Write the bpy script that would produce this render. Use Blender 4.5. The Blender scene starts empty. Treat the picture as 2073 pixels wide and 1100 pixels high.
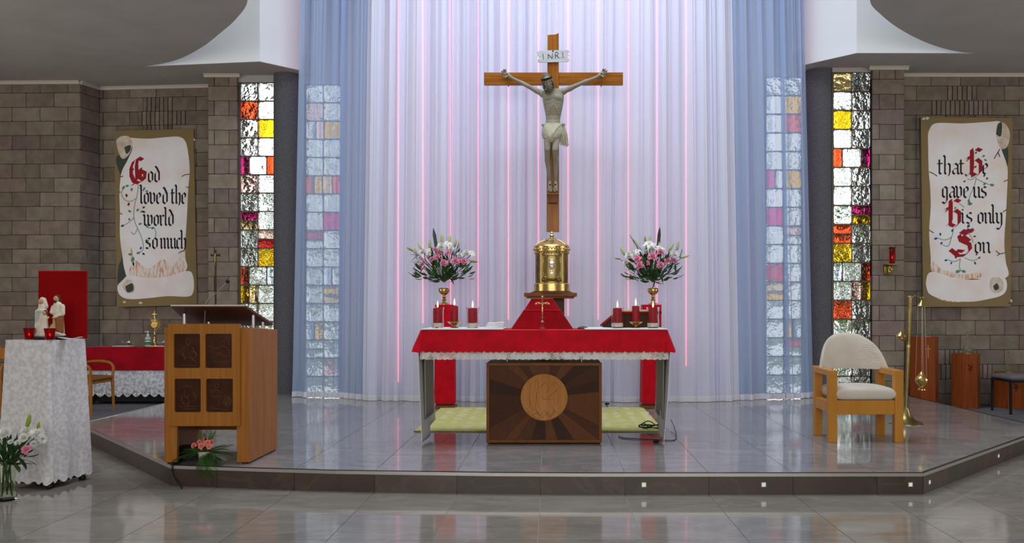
import bpy, bmesh, math, random
from mathutils import Vector, Matrix, Euler
random.seed(7)
R = math.radians; PI = math.pi
SC = bpy.context.scene; COL = SC.collection

# ------------------------------------------------------------------ camera
F, CX, CY, EYE = 1728.0, 1120.0, 628.0, 1.316      # focal length (px), vanishing point, eye height
cam = bpy.data.cameras.new('camera'); camo = bpy.data.objects.new('camera', cam); COL.objects.link(camo)
camo.location = (0, 0, EYE); camo.rotation_euler = (R(90), 0, 0)
cam.sensor_width = 36; cam.lens = 36 * F / 2073
cam.shift_x = (1036.5 - CX) / 2073; cam.shift_y = (CY - 550) / 2073
cam.clip_start = .05; cam.clip_end = 200
SC.camera = camo
def XD(x, D): return (x - CX) * D / F
def ZD(y, D): return EYE - (y - CY) * D / F
def W(x, y, D): return Vector((XD(x, D), D, ZD(y, D)))

# ------------------------------------------------------------------ world, lights, exposure
wd = bpy.data.worlds.new('world'); SC.world = wd; wd.use_nodes = True
bg = wd.node_tree.nodes['Background']; bg.inputs[0].default_value = (.93, .97, 1, 1); bg.inputs[1].default_value = 2.0
def area(name, loc, rot, sx, sy, power, color):
    l = bpy.data.lights.new(name, 'AREA'); l.shape = 'RECTANGLE'; l.size = sx; l.size_y = sy; l.energy = power; l.color = color
    o = bpy.data.objects.new(name, l); COL.objects.link(o); o.location = loc; o.rotation_euler = rot; return o
area('skylight', (0, 8.0, 7.6), (R(-8), 0, 0), 5.4, 3.4, 355, (.80, .89, 1))            # roof light over the sanctuary
area('nave_fill_light', (0, -6.5, 3.4), (R(84), 0, 0), 11, 4, 520, (1, .97, .92))      # unseen fill lamp added behind the camera for even frontal light
area('side_fill_light', (-9.3, 7.4, 2.6), (R(90), 0, R(-75)), 4, 3, 105, (1, .95, .88))  # unseen fill lamp added to brighten the left block walls
area('side_fill_light', (9.3, 7.4, 2.6), (R(90), 0, R(75)), 4, 3, 105, (1, .95, .88))  # its twin, added to brighten the right block walls
SC.view_settings.view_transform = 'Standard'; SC.view_settings.look = 'None'
SC.view_settings.exposure = 0.2; SC.view_settings.gamma = 1.0; SC.view_settings.use_curve_mapping = False

# ------------------------------------------------------------------ materials
def M(name, c, rough=.5, metal=0, c2=None, ns=6, st=(1, 1, 1), det=4, ramp=(.35, .65), bump=0, bsc=40, bst=(1, 1, 1),
      rand=0, coord='Object', trans=0, ior=1.45, emit=None, es=0, coat=0, sheen=0, sss=0, spec=None, off=False, dist=0, randh=0, bdist=.01):
    if spec is None: spec = .5 if (metal > .1 or trans > .1 or rough < .3) else (.3 if rough < .5 else .12)
    m = bpy.data.materials.new(name); m.use_nodes = True
    nt = m.node_tree; N = nt.nodes; L = nt.links; b = N['Principled BSDF']
    c = tuple(c) + (1,)
    b.inputs['Base Color'].default_value = c; b.inputs['Roughness'].default_value = rough; b.inputs['Metallic'].default_value = metal
    b.inputs['Specular IOR Level'].default_value = spec; b.inputs['IOR'].default_value = ior
    b.inputs['Transmission Weight'].default_value = trans; b.inputs['Coat Weight'].default_value = coat
    b.inputs['Sheen Weight'].default_value = sheen
    if emit: b.inputs['Emission Color'].default_value = tuple(emit) + (1,); b.inputs['Emission Strength'].default_value = es
    vec = None
    if c2 or bump or rand:
        oi = N.new('ShaderNodeObjectInfo')
        if coord == 'Position': src = N.new('ShaderNodeNewGeometry').outputs['Position']
        else: src = N.new('ShaderNodeTexCoord').outputs['Object']
        if off:
            a = N.new('ShaderNodeVectorMath'); a.operation = 'MULTIPLY_ADD'; a.inputs[1].default_value = (1, 1, 1)
            cmb = N.new('ShaderNodeCombineXYZ'); mul = N.new('ShaderNodeMath'); mul.operation = 'MULTIPLY'; mul.inputs[1].default_value = 37
            L.new(oi.outputs['Random'], mul.inputs[0])
            for k in range(3): L.new(mul.outputs[0], cmb.inputs[k])
            L.new(src, a.inputs[0]); L.new(cmb.outputs[0], a.inputs[2]); src = a.outputs[0]
        vec = src
    col = None
    if c2:
        mp = N.new('ShaderNodeMapping'); mp.inputs['Scale'].default_value = st; L.new(vec, mp.inputs[0])
        nz = N.new('ShaderNodeTexNoise'); nz.inputs['Scale'].default_value = ns; nz.inputs['Detail'].default_value = det
        nz.inputs['Distortion'].default_value = dist
        L.new(mp.outputs[0], nz.inputs['Vector'])
        rp = N.new('ShaderNodeValToRGB'); rp.color_ramp.elements[0].position = ramp[0]; rp.color_ramp.elements[1].position = ramp[1]
        rp.color_ramp.elements[0].color = c; rp.color_ramp.elements[1].color = tuple(c2) + (1,)
        L.new(nz.outputs[0], rp.inputs[0]); col = rp.outputs[0]
    if rand:
        hs = N.new('ShaderNodeHueSaturation'); mr = N.new('ShaderNodeMapRange')
        mr.inputs['To Min'].default_value = 1 - rand; mr.inputs['To Max'].default_value = 1 + rand
        L.new(oi.outputs['Random'], mr.inputs['Value']); L.new(mr.outputs[0], hs.inputs['Value'])
        if randh:
            f1 = N.new('ShaderNodeMath'); f1.operation = 'MULTIPLY'; f1.inputs[1].default_value = 17.31; f2 = N.new('ShaderNodeMath'); f2.operation = 'FRACT'; m3 = N.new('ShaderNodeMapRange')
            m3.inputs['To Min'].default_value = .5 - randh; m3.inputs['To Max'].default_value = .5 + randh; L.new(oi.outputs['Random'], f1.inputs[0]); L.new(f1.outputs[0], f2.inputs[0]); L.new(f2.outputs[0], m3.inputs['Value']); L.new(m3.outputs[0], hs.inputs['Hue'])
        if col: L.new(col, hs.inputs['Color'])
        else: hs.inputs['Color'].default_value = c
        col = hs.outputs[0]
    if col: L.new(col, b.inputs['Base Color'])
    if bump:
        mp = N.new('ShaderNodeMapping'); mp.inputs['Scale'].default_value = bst; L.new(vec, mp.inputs[0])
        nz = N.new('ShaderNodeTexNoise'); nz.inputs['Scale'].default_value = bsc; nz.inputs['Detail'].default_value = 3
        L.new(mp.outputs[0], nz.inputs['Vector'])
        bp = N.new('ShaderNodeBump'); bp.inputs['Strength'].default_value = bump; bp.inputs['Distance'].default_value = bdist
        L.new(nz.outputs[0], bp.inputs['Height']); L.new(bp.outputs[0], b.inputs['Normal'])
    return m
def wood(name, c, c2, ns=3, st=(14, 14, 1), rough=.38, **k): return M(name, c, rough, spec=.16, c2=c2, ns=ns, st=st, det=6, ramp=(.3, .72), **k)
def sheer(name, c, transl, clear):
    m = bpy.data.materials.new(name); m.use_nodes = True; nt = m.node_tree; N = nt.nodes; L = nt.links
    N.remove(N['Principled BSDF']); out = N['Material Output']
    d = N.new('ShaderNodeBsdfDiffuse'); t = N.new('ShaderNodeBsdfTranslucent'); tr = N.new('ShaderNodeBsdfTransparent')
    d.inputs[0].default_value = tuple(c) + (1,); t.inputs[0].default_value = tuple(c) + (1,)
    m1 = N.new('ShaderNodeMixShader'); m1.inputs[0].default_value = transl
    L.new(d.outputs[0], m1.inputs[1]); L.new(t.outputs[0], m1.inputs[2])
    m2 = N.new('ShaderNodeMixShader'); m2.inputs[0].default_value = clear
    L.new(m1.outputs[0], m2.inputs[1]); L.new(tr.outputs[0], m2.inputs[2]); L.new(m2.outputs[0], out.inputs[0])
    return m
def lace(name, c, scale, thr, solid=.0):
    # woven lace: holes cut by a voronoi net with denser flower patches
    m = bpy.data.materials.new(name); m.use_nodes = True; nt = m.node_tree; N = nt.nodes; L = nt.links
    b = N['Principled BSDF']; b.inputs['Base Color'].default_value = tuple(c) + (1,); b.inputs['Roughness'].default_value = .8
    out = N['Material Output']; tc = N.new('ShaderNodeTexCoord')
    v = N.new('ShaderNodeTexVoronoi'); v.feature = 'DISTANCE_TO_EDGE'; v.inputs['Scale'].default_value = scale; L.new(tc.outputs['Object'], v.inputs['Vector'])
    nz = N.new('ShaderNodeTexNoise'); nz.inputs['Scale'].default_value = scale * .22; nz.inputs['Detail'].default_value = 2; L.new(tc.outputs['Object'], nz.inputs['Vector'])
    mr = N.new('ShaderNodeMapRange'); mr.inputs['From Min'].default_value = .4; mr.inputs['From Max'].default_value = .62
    mr.inputs['To Min'].default_value = thr; mr.inputs['To Max'].default_value = thr * 3.2; L.new(nz.outputs[0], mr.inputs['Value'])
    lt = N.new('ShaderNodeMath'); lt.operation = 'GREATER_THAN'; L.new(v.outputs['Distance'], lt.inputs[0]); L.new(mr.outputs[0], lt.inputs[1])
    ml = N.new('ShaderNodeMath'); ml.operation = 'MULTIPLY'; ml.inputs[1].default_value = 1 - solid; L.new(lt.outputs[0], ml.inputs[0])
    tr = N.new('ShaderNodeBsdfTransparent'); mx = N.new('ShaderNodeMixShader')
    L.new(ml.outputs[0], mx.inputs[0]); L.new(b.outputs[0], mx.inputs[1]); L.new(tr.outputs[0], mx.inputs[2]); L.new(mx.outputs[0], out.inputs[0])
    return m
def tile_mat(name, base, c2, vein, rough, random_off=True):
    m = M(name, base, rough, c2=c2, ns=1.6, st=(1.2, 2.6, 1), det=6, ramp=(.3, .7), rand=.06, coord='Position', off=random_off, dist=1.2, spec=.6)
    nt = m.node_tree; N = nt.nodes; L = nt.links; b = N['Principled BSDF']
    prev = b.inputs['Base Color'].links[0].from_socket
    nz = N.new('ShaderNodeTexNoise'); nz.inputs['Scale'].default_value = 1.5; nz.inputs['Detail'].default_value = 5; nz.inputs['Distortion'].default_value = 2.2
    src = [n for n in N if n.bl_idname == 'ShaderNodeMapping'][0].inputs[0].links[0].from_socket
    mp = N.new('ShaderNodeMapping'); mp.inputs['Rotation'].default_value = (0, 0, .6); mp.inputs['Scale'].default_value = (.7, 2.4, 1); L.new(src, mp.inputs[0]); L.new(mp.outputs[0], nz.inputs['Vector'])
    rp = N.new('ShaderNodeValToRGB'); e = rp.color_ramp.elements
    e[0].position = .47; e[0].color = (0, 0, 0, 1); e[1].position = .5; e[1].color = (1, 1, 1, 1)
    x = e.new(.53); x.color = (0, 0, 0, 1); L.new(nz.outputs[0], rp.inputs[0])
    ml = N.new('ShaderNodeMath'); ml.operation = 'MULTIPLY'; ml.inputs[1].default_value = .28; L.new(rp.outputs[0], ml.inputs[0])
    mx = N.new('ShaderNodeMix'); mx.data_type = 'RGBA'; L.new(ml.outputs[0], mx.inputs[0]); L.new(prev, mx.inputs[6]); mx.inputs[7].default_value = tuple(vein) + (1,)
    L.new(mx.outputs[2], b.inputs['Base Color']); return m

MT = {}
MT['tile'] = tile_mat('polished_floor_tile', (.205, .185, .155), (.285, .262, .228), (.38, .36, .33), .075)
MT['dais_tile'] = tile_mat('polished_dais_tile', (.20, .185, .18), (.285, .27, .262), (.41, .40, .395), .07)
MT['riser'] = tile_mat('brown_riser_tile', (.042, .028, .018), (.072, .052, .035), (.13, .105, .075), .4)
MT['grout'] = M('grout', (.46, .44, .41), .7)
MT['nosing'] = M('step_nosing', (.42, .40, .37), .25, .35)
MT['nosing_steel'] = M('steel_nosing', (.78, .79, .8), .14, .9)
MT['black'] = M('black_plastic', (.012, .012, .013), .4)
MT['black_metal'] = M('black_metal', (.015, .015, .016), .35, .3)
MT['carpet'] = M('grey_carpet', (.12, .125, .14), .95, c2=(.17, .175, .19), ns=60, bump=.3, bsc=200)
MT['block'] = M('glazed_concrete_block', (.175, .142, .118), .6, c2=(.225, .195, .158), ns=7, det=5, rand=.2, randh=.03, coord='Position', off=True, bump=.12, bsc=60)
MT['block_dark'] = MT['block']
MT['mortar'] = M('dark_mortar', (.045, .036, .03), .9)
MT['ceil'] = M('ceiling_plaster', (.43, .41, .385), .85, c2=(.47, .45, .425), ns=2, bump=.05, bsc=6)
MT['white'] = M('white_plaster', (.8, .83, .85), .75, bump=.03, bsc=8)
MT['nave'] = M('nave_wall_plaster', (.5, .46, .42), .8)
MT['cornice'] = M('cornice_paint', (.55, .52, .46), .6)
MT['column'] = M('grey_granolithic_column', (.085, .09, .105), .75, c2=(.13, .135, .15), ns=70, det=2, bump=.25, bsc=120)
MT['frame'] = M('bronze_window_joint', (.12, .085, .055), .5, .2)
MT['wall_behind'] = M('pale_sanctuary_wall', (.72, .75, .82), .8)
MT['curtain'] = sheer('white_voile', (.78, .82, .98), .18, .13)
MT['sheer'] = sheer('blue_lit_sheer', (.50, .64, .87), .42, .20)  # blue skylight tint and weaker lighting of the side panels put into the colour
MT['hem'] = sheer('curtain_hem', (.86, .87, .92), .25, .03)
MT['led'] = M('pink_led', (.9, .2, .3), .4, emit=(1, .15, .25), es=5)

# ------------------------------------------------------------------ mesh helpers
class B:
    def __init__(s): s.v = []; s.f = []; s.mi = []; s.cur = 0
    def add(s, vs, fs):
        o = len(s.v); s.v += [tuple(v) for v in vs]; s.f += [tuple(i + o for i in f) for f in fs]; s.mi += [s.cur] * len(fs); return s
    def box(s, x0, x1, y0, y1, z0, z1):
        vs = [(x, y, z) for z in (z0, z1) for y in (y0, y1) for x in (x0, x1)]
        return s.add(vs, [(0, 2, 3, 1), (4, 5, 7, 6), (0, 1, 5, 4), (1, 3, 7, 5), (3, 2, 6, 7), (2, 0, 4, 6)])
    def cbox(s, c, sx, sy, sz, rot=None):
        vs = [Vector((x * sx / 2, y * sy / 2, z * sz / 2)) for z in (-1, 1) for y in (-1, 1) for x in (-1, 1)]
        if rot: m = Euler(rot).to_matrix(); vs = [m @ v for v in vs]
        return s.add([v + Vector(c) for v in vs], [(0, 2, 3, 1), (4, 5, 7, 6), (0, 1, 5, 4), (1, 3, 7, 5), (3, 2, 6, 7), (2, 0, 4, 6)])
    def prism(s, poly, a, b, axis='y'):
        n = len(poly)
        def p(q, t): return (q[0], t, q[1]) if axis == 'y' else ((q[0], q[1], t) if axis == 'z' else (t, q[0], q[1]))
        vs = [p(q, a) for q in poly] + [p(q, b) for q in poly]
        fs = [tuple(range(n)), tuple(range(2 * n - 1, n - 1, -1))] + [(i, n + i, n + (i + 1) % n, (i + 1) % n) for i in range(n)]
        return s.add(vs, fs)
    def cone(s, p0, p1, r0, r1, n=12, caps=True):
        p0 = Vector(p0); p1 = Vector(p1); d = (p1 - p0); q = d.to_track_quat('Z', 'Y') if d.length > 1e-9 else Euler((0, 0, 0)).to_quaternion()
        vs = []
        for p, r in ((p0, r0), (p1, r1)):
            for i in range(n): vs.append(p + q @ Vector((r * math.cos(2 * PI * i / n), r * math.sin(2 * PI * i / n), 0)))
        fs = [(i, (i + 1) % n, n + (i + 1) % n, n + i) for i in range(n)]
        if caps: fs += [tuple(range(n - 1, -1, -1)), tuple(range(n, 2 * n))]
        return s.add(vs, fs)
    def tube(s, pts, r, n=8, caps=True):
        pts = [Vector(p) for p in pts]; k = len(pts); rs = r if isinstance(r, (list, tuple)) else [r] * k
        vs = []; up = None
        for i, p in enumerate(pts):
            t = (pts[min(i + 1, k - 1)] - pts[max(i - 1, 0)]).normalized()
            if up is None: up = Vector((0, 0, 1)) if abs(t.z) < .9 else Vector((1, 0, 0))
            a = t.cross(up).normalized(); b = a.cross(t).normalized(); up = b
            for j in range(n): vs.append(p + rs[i] * (a * math.cos(2 * PI * j / n) + b * math.sin(2 * PI * j / n)))
        fs = [(i * n + j, i * n + (j + 1) % n, (i + 1) * n + (j + 1) % n, (i + 1) * n + j) for i in range(k - 1) for j in range(n)]
        if caps: fs += [tuple(range(n - 1, -1, -1)), tuple(range((k - 1) * n, k * n))]
        return s.add(vs, fs)
    def lathe(s, prof, n=24, c=(0, 0, 0)):
        k = len(prof); vs = []
        for r, z in prof:
            for j in range(n): vs.append((c[0] + r * math.cos(2 * PI * j / n), c[1] + r * math.sin(2 * PI * j / n), c[2] + z))
        fs = [(i * n + j, i * n + (j + 1) % n, (i + 1) * n + (j + 1) % n, (i + 1) * n + j) for i in range(k - 1) for j in range(n)]
        if prof[0][0] > 1e-5: fs.append(tuple(range(n - 1, -1, -1)))
        if prof[-1][0] > 1e-5: fs.append(tuple(range((k - 1) * n, k * n)))
        return s.add(vs, fs)
    def ell(s, c, r, nu=14, nv=9, rot=None):
        m = Euler(rot).to_matrix() if rot else None; vs = []; fs = []
        for i in range(nv + 1):
            th = PI * i / nv
            for j in range(nu):
                ph = 2 * PI * j / nu; p = Vector((r[0] * math.sin(th) * math.cos(ph), r[1] * math.sin(th) * math.sin(ph), r[2] * math.cos(th)))
                if m: p = m @ p
                vs.append(p + Vector(c))
        for i in range(nv):
            for j in range(nu): fs.append((i * nu + j, (i + 1) * nu + j, (i + 1) * nu + (j + 1) % nu, i * nu + (j + 1) % nu))
        return s.add(vs, fs)
    def grid(s, fn, nu, nv, closed=False):
        vs = [fn(u / nu, v / nv) for v in range(nv + 1) for u in range(nu + (0 if closed else 1))]; w = nu if closed else nu + 1
        fs = [(v * w + u, v * w + (u + 1) % w, (v + 1) * w + (u + 1) % w, (v + 1) * w + u) for v in range(nv) for u in range(nu)]
        return s.add(vs, fs)
    def build(s, name, mat, parent=None, smooth=None, bevel=0, loc=None, thick=0, weld=True):
        me = bpy.data.meshes.new(name); me.from_pydata(s.v, [], s.f)
        mats = mat if isinstance(mat, (list, tuple)) else [mat]
        for q in mats: me.materials.append(MT[q] if isinstance(q, str) else q)
        if len(mats) > 1: me.polygons.foreach_set('material_index', s.mi)
        bm = bmesh.new(); bm.from_mesh(me)
        if weld: bmesh.ops.remove_doubles(bm, verts=bm.verts, dist=1e-5)
        bmesh.ops.recalc_face_normals(bm, faces=bm.faces); bm.to_mesh(me); bm.free()
        if smooth:
            me.polygons.foreach_set('use_smooth', [True] * len(me.polygons)); me.set_sharp_from_angle(angle=R(smooth))
        o = bpy.data.objects.new(name, me); COL.objects.link(o)
        if parent: o.parent = parent
        if loc: o.location = loc
        if bevel:
            q = o.modifiers.new('bevel', 'BEVEL'); q.width = bevel; q.segments = 2; q.limit_method = 'ANGLE'; q.angle_limit = R(50)
        if thick:
            q = o.modifiers.new('thickness', 'SOLIDIFY'); q.thickness = thick; q.offset = 0
        return o
def tag(o, label, cat=None, group=None, kind=None):
    if label: o['label'] = label
    if cat: o['category'] = cat
    if group: o['group'] = group
    if kind: o['kind'] = kind
    return o
def thing(name, label, cat, loc=(0, 0, 0), rz=0, group=None):
    o = bpy.data.objects.new(name, None); COL.objects.link(o); o.location = loc; o.rotation_euler = (0, 0, rz); o.empty_display_size = .05
    return tag(o, label, cat, group)
def struct(o, label=None): o['kind'] = 'structure'; return tag(o, label)
def inst(name, mesh, parent, loc=(0, 0, 0), rot=(0, 0, 0), scale=(1, 1, 1), mat=None):
    o = bpy.data.objects.new(name, mesh); COL.objects.link(o); o.parent = parent; o.location = loc; o.rotation_euler = rot
    o.scale = scale if isinstance(scale, (tuple, list, Vector)) else (scale,) * 3; return o
def proto(b, mat, smooth=None):
    o = b.build('proto', mat, smooth=smooth); me = o.data; bpy.data.objects.remove(o); return me
def copy_tree(o, parent=None):
    c = o.copy(); COL.objects.link(c); c.parent = parent
    for ch in list(o.children): copy_tree(ch, c)
    return c
def loft(b, rings, n=24):
    # closed stack of elliptical rings (cx, cy, z, rx, ry)
    vs = [(cx + rx * math.cos(2 * PI * j / n), cy + ry * math.sin(2 * PI * j / n), z) for cx, cy, z, rx, ry in rings for j in range(n)]; k = len(rings)
    fs = [(i * n + j, i * n + (j + 1) % n, (i + 1) * n + (j + 1) % n, (i + 1) * n + j) for i in range(k - 1) for j in range(n)] + [tuple(range(n - 1, -1, -1)), tuple(range((k - 1) * n, k * n))]
    b.add(vs, fs)
def blob(name, caps, ells, voxel, mat, parent=None, smooth=6, loc=None, lofts=()):
    # tapered limbs and masses fused into ONE continuous surface
    b = B()
    for p0, p1, r0, r1 in caps:
        p0 = Vector(p0); p1 = Vector(p1); b.cone(p0, p1, r0, r1, 14); b.ell(p0, (r0,) * 3, 14, 9); b.ell(p1, (r1,) * 3, 14, 9)
    for e in ells: b.ell(e[0], e[1], 16, 11, e[2] if len(e) > 2 else None)
    for l in lofts: loft(b, l)
    o = b.build('tmp', mat, weld=False)
    q = o.modifiers.new('r', 'REMESH'); q.mode = 'VOXEL'; q.voxel_size = voxel; q.use_smooth_shade = True
    q = o.modifiers.new('s', 'SMOOTH'); q.factor = .5; q.iterations = smooth
    dg = bpy.context.evaluated_depsgraph_get(); me = bpy.data.meshes.new_from_object(o.evaluated_get(dg)); me.name = name
    old = o.data; bpy.data.objects.remove(o); bpy.data.meshes.remove(old)
    r = bpy.data.objects.new(name, me); COL.objects.link(r)
    if parent: r.parent = parent
    if loc: r.location = loc
    return r
def spline(pts, n=8):
    # Catmull-Rom through points
    P = [Vector(p) for p in pts]; out = []
    for i in range(len(P) - 1):
        a = P[max(i - 1, 0)]; b = P[i]; c = P[i + 1]; d = P[min(i + 2, len(P) - 1)]
        for k in range(n):
            t = k / n; out.append(.5 * ((2 * b) + (c - a) * t + (2 * a - 5 * b + 4 * c - d) * t * t + (3 * b - a - 3 * c + d) * t ** 3))
    out.append(P[-1]); return out
def clip(poly, conv):
    # Sutherland-Hodgman: poly clipped by a convex counter-clockwise polygon
    out = list(poly)
    for i in range(len(conv)):
        a = conv[i]; b = conv[(i + 1) % len(conv)]; inp = out; out = []
        def side(p): return (b[0] - a[0]) * (p[1] - a[1]) - (b[1] - a[1]) * (p[0] - a[0])
        for j in range(len(inp)):
            p = inp[j]; q = inp[(j + 1) % len(inp)]; sp = side(p); sq = side(q)
            if sp >= 0: out.append(p)
            if (sp >= 0) != (sq >= 0):
                t = sp / (sp - sq); out.append((p[0] + (q[0] - p[0]) * t, p[1] + (q[1] - p[1]) * t))
        if not out: return []
    return out
# ================================================================== THE SETTING
DH = .153                                                    # height of the dais
dais = [(-2.86, 6.40), (-2.18, 6.28), (-1.577, 6.193), (-.424, 6.108), (.28, 6.09), (2.637, 6.10), (4.86, 8.39), (4.80, 12.0), (-4.82, 12.0), (-4.84, 8.72)]
# --- floor: grout bed, polished tiles one by one, carpet beside the dais
fl = struct(B().box(-9.6, 9.6, -7, 13.2, -.3, -.006).build('floor', 'grout'), 'grey polished tile floor of the nave in front of the dais')
def inside(p, poly, m=0):
    for i in range(len(poly)):
        a = poly[i]; b = poly[(i + 1) % len(poly)]; l = math.hypot(b[0] - a[0], b[1] - a[1])
        if ((b[0] - a[0]) * (p[1] - a[1]) - (b[1] - a[1]) * (p[0] - a[0])) / l < m: return False
    return True
g = .0022
nb = B(); nb.box(-9.6, 9.6, -7, 3.08, -.006, 0); far = nb.build('floor_extension', 'tile', fl)
for i in range(-9, 9):
    for j in range(12):
        x0 = -.69 + .6 * i; y1 = 10.28 - .6 * j; y0 = y1 - .6; x1 = x0 + .6
        if x1 < -7 or x0 > 6: continue
        if all(inside(p, dais, .05) for p in ((x0, y0), (x1, y0), (x1, y1), (x0, y1))): continue
        if y0 > 6.2 and x0 > 4.8: continue
        B().box(x0 + g, x1 - g, y0 + g, y1 - g, -.008, 0).build('floor_tile', 'tile', fl)
for i in (-1, 1):
    cb = B(); cb.prism([(-4.8, 10.28), (-4.8, 13.2), (-9.6, 13.2), (-9.6, 10.28)] if i < 0 else [(4.8, 6.8), (9.6, 6.8), (9.6, 13.2), (4.8, 13.2)], -.006, .004, 'z')
    struct(cb.build('floor_carpet', 'carpet'), 'grey carpet at the %s side of the dais' % ('left' if i < 0 else 'right'))
# --- dais: body, tiles, risers, nosing
da = struct(B().prism([(x * .998, y + .01) for x, y in dais], 0, DH - .008, 'z').build('floor_dais', 'grout'), 'raised sanctuary platform with polished grey tiles')
for i in range(-8, 10):
    for j in range(-2, 10):
        x0 = -.69 + .6 * i; y0 = 6.84 + .68 * j
        pl = clip([(x0 + g, y0 + g), (x0 + .6 - g, y0 + g), (x0 + .6 - g, y0 + .68 - g), (x0 + g, y0 + .68 - g)], dais)
        if len(pl) < 3: continue
        ar = abs(sum(pl[k][0] * pl[(k + 1) % len(pl)][1] - pl[(k + 1) % len(pl)][0] * pl[k][1] for k in range(len(pl)))) / 2
        if ar < .002: continue
        B().prism(pl, DH - .009, DH, 'z').build('dais_tile', 'dais_tile', da)
def along(poly, step, first=0):
    # cut an open polyline in pieces of `step`, corners kept
    out = []; 
    for a, b in zip(poly[:-1], poly[1:]):
        a = Vector(a); b = Vector(b); l = (b - a).length; t = 0
        n = max(1, round(l / step))
        for k in range(n): out.append((a.lerp(b, k / n), a.lerp(b, (k + 1) / n)))
    return out
def strip(b, p, q, off0, off1, z0, z1, gap=0):
    d = (q - p).normalized(); nrm = Vector((d.y, -d.x)); p = p + d * gap; q = q - d * gap
    c = [p + nrm * off0, q + nrm * off0, q + nrm * off1, p + nrm * off1]
    b.prism([(v.x, v.y) for v in c], z0, z1, 'z')
front = [dais[0], dais[5]]
fr = [Vector(p) for p in dais[:6]]
def at_x(x):
    for a, b in zip(fr[:-1], fr[1:]):
        if a.x <= x <= b.x: return a.lerp(b, (x - a.x) / (b.x - a.x))
    return fr[0] if x < fr[0].x else fr[-1]
xs = [fr[0].x] + [-.69 + .6 * k for k in range(-3, 6)] + [fr[-1].x]
segs = [(at_x(a), at_x(b)) for a, b in zip(xs[:-1], xs[1:])] + along([dais[5], dais[6]], .6) + along([dais[6], dais[7]], .6) + along([dais[9], dais[0]], .6)
for p, q in segs:
    b = B(); strip(b, p, q, 0, .008, 0, DH - .026, .0015); b.build('riser_tile', 'riser', da)
for nm, pts, mt in (('edge_nosing', dais[:6], 'nosing'), ('edge_nosing', [dais[5], dais[6], dais[7]], 'nosing'), ('edge_nosing', [dais[8], dais[9], dais[0]], 'nosing_steel')):
    b = B(); k = B()
    for p, q in zip(pts[:-1], pts[1:]):
        p = Vector(p); q = Vector(q); strip(b, p, q, -.004, .012, DH - .025, DH - .001); strip(k, p, q, -.010, .011, DH - .001, DH + .0025)
    b.build(nm, mt, da); k.build('edge_strip', 'black' if mt == 'nosing' else 'nosing_steel', da)
MT['step_light'] = M('frosted_step_light', (.75, .72, .66), .4, emit=(1, .95, .85), es=.25)
for k, (x, y, seg) in enumerate(((1303, 982, 0), (1545, 983, 0), (1842, 982, 0), (1873, 979, 1), (1995, 931, 1))):
    if seg == 0: p = at_x(XD(x, 6.1)); d = Vector((1, 0)); D = p.y
    else:
        t = (.035, .52)[k - 3]; p = Vector(dais[5]).lerp(Vector(dais[6]), t); d = (Vector(dais[6]) - Vector(dais[5])).normalized()
    nrm = Vector((d.y, -d.x)); q = p + nrm * .008
    t = thing('step_light', ('small square step light in the dais riser, ' + ('left of the three on the front face', 'middle of the three on the front face', 'rightmost on the front face', 'on the angled face next to the corner', 'further back on the angled face')[k]), 'light', (q.x, q.y, .07), math.atan2(d.y, d.x), 'step lights in the riser')
    B().box(-.017, .017, -.003, 0, -.017, .017).build('bezel', 'nosing', t); B().box(-.012, .012, -.005, -.003, -.012, .012).build('lens', 'step_light', t)

# --- block walls
ub = B(); ub.cbox((0, 0, 0), 1, 1, 1)
me = proto(ub, 'block'); bm = bmesh.new(); bm.from_mesh(me); bmesh.ops.bevel(bm, geom=bm.edges[:], offset=.03, segments=1, affect='EDGES'); bm.to_mesh(me); bm.free()
BLOCK = me
CO = .2045; ZC = 4.608; Z1 = 4.4425
def course_lines(z0, z1):
    zs = [z0]; k = math.ceil((z0 - Z1) / CO + 1e-6)
    while Z1 + k * CO < z1 - .02:
        if Z1 + k * CO > z0 + .03: zs.append(Z1 + k * CO)
        k += 1
    return zs + [z1]
def block_wall(name, p, q, z0, z1, label, phase=0, special=None, pattern=None, thick=.3, parent=None):
    p = Vector(p); q = Vector(q); d = (q - p).normalized(); nrm = Vector((d.y, -d.x)); L = (q - p).length; rz = math.atan2(d.y, d.x)
    if parent is None:
        b = B(); strip(b, p, q, -thick, -.006, z0, z1 + .1); wall = struct(b.build(name, 'mortar'), label)
    else: wall = parent
    zs = course_lines(z0, z1); j = .0035
    for r in range(len(zs) - 1):
        top = round((Z1 - zs[r + 1]) / CO) + 1                 # course number counted from the ceiling
        cuts = []
        if pattern: cuts = [0] + [L * t for t in pattern[top % len(pattern)]] + [L]
        else:
            ph = phase + (CO if top % 2 else 0); x = ph % (2 * CO)
            if x > .03: cuts.append(0)
            while x < L - .03: cuts.append(x); x += 2 * CO
            cuts.append(L)
            if cuts[0] > .02: cuts = [0] + cuts
        sp = (special or {}).get(top)
        if sp:
            a, e, w = sp; n = round((e - a) / w)
            cuts = [c for c in cuts if c < a - .05 or c > e + .05] + [a + (e - a) * k / n for k in range(n + 1)]; cuts = sorted(cuts)
        for a, e in zip(cuts[:-1], cuts[1:]):
            if e - a < .012: continue
            narrow = e - a < .1
            m = p + d * ((a + e) / 2) - nrm * .032 + nrm * (random.uniform(-.0015, .0015) + (.006 if narrow else 0))
            gap = .012 if narrow else 2 * j
            inst('block', BLOCK, wall, (m.x, m.y, (zs[r] + zs[r + 1]) / 2), (0, 0, rz), (e - a - gap, .07, zs[r + 1] - zs[r] - 2 * j))
    return wall
def tx(x, D, p): return XD(x, D) - p[0]
pL = (-6.71, 12.62); pR = (4.75, 11.9)
block_wall('wall_left', (-9.6, 12.34), (-6.8, 12.27), 0, ZC, 'brown grey concrete block wall at the far left', .17)
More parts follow.
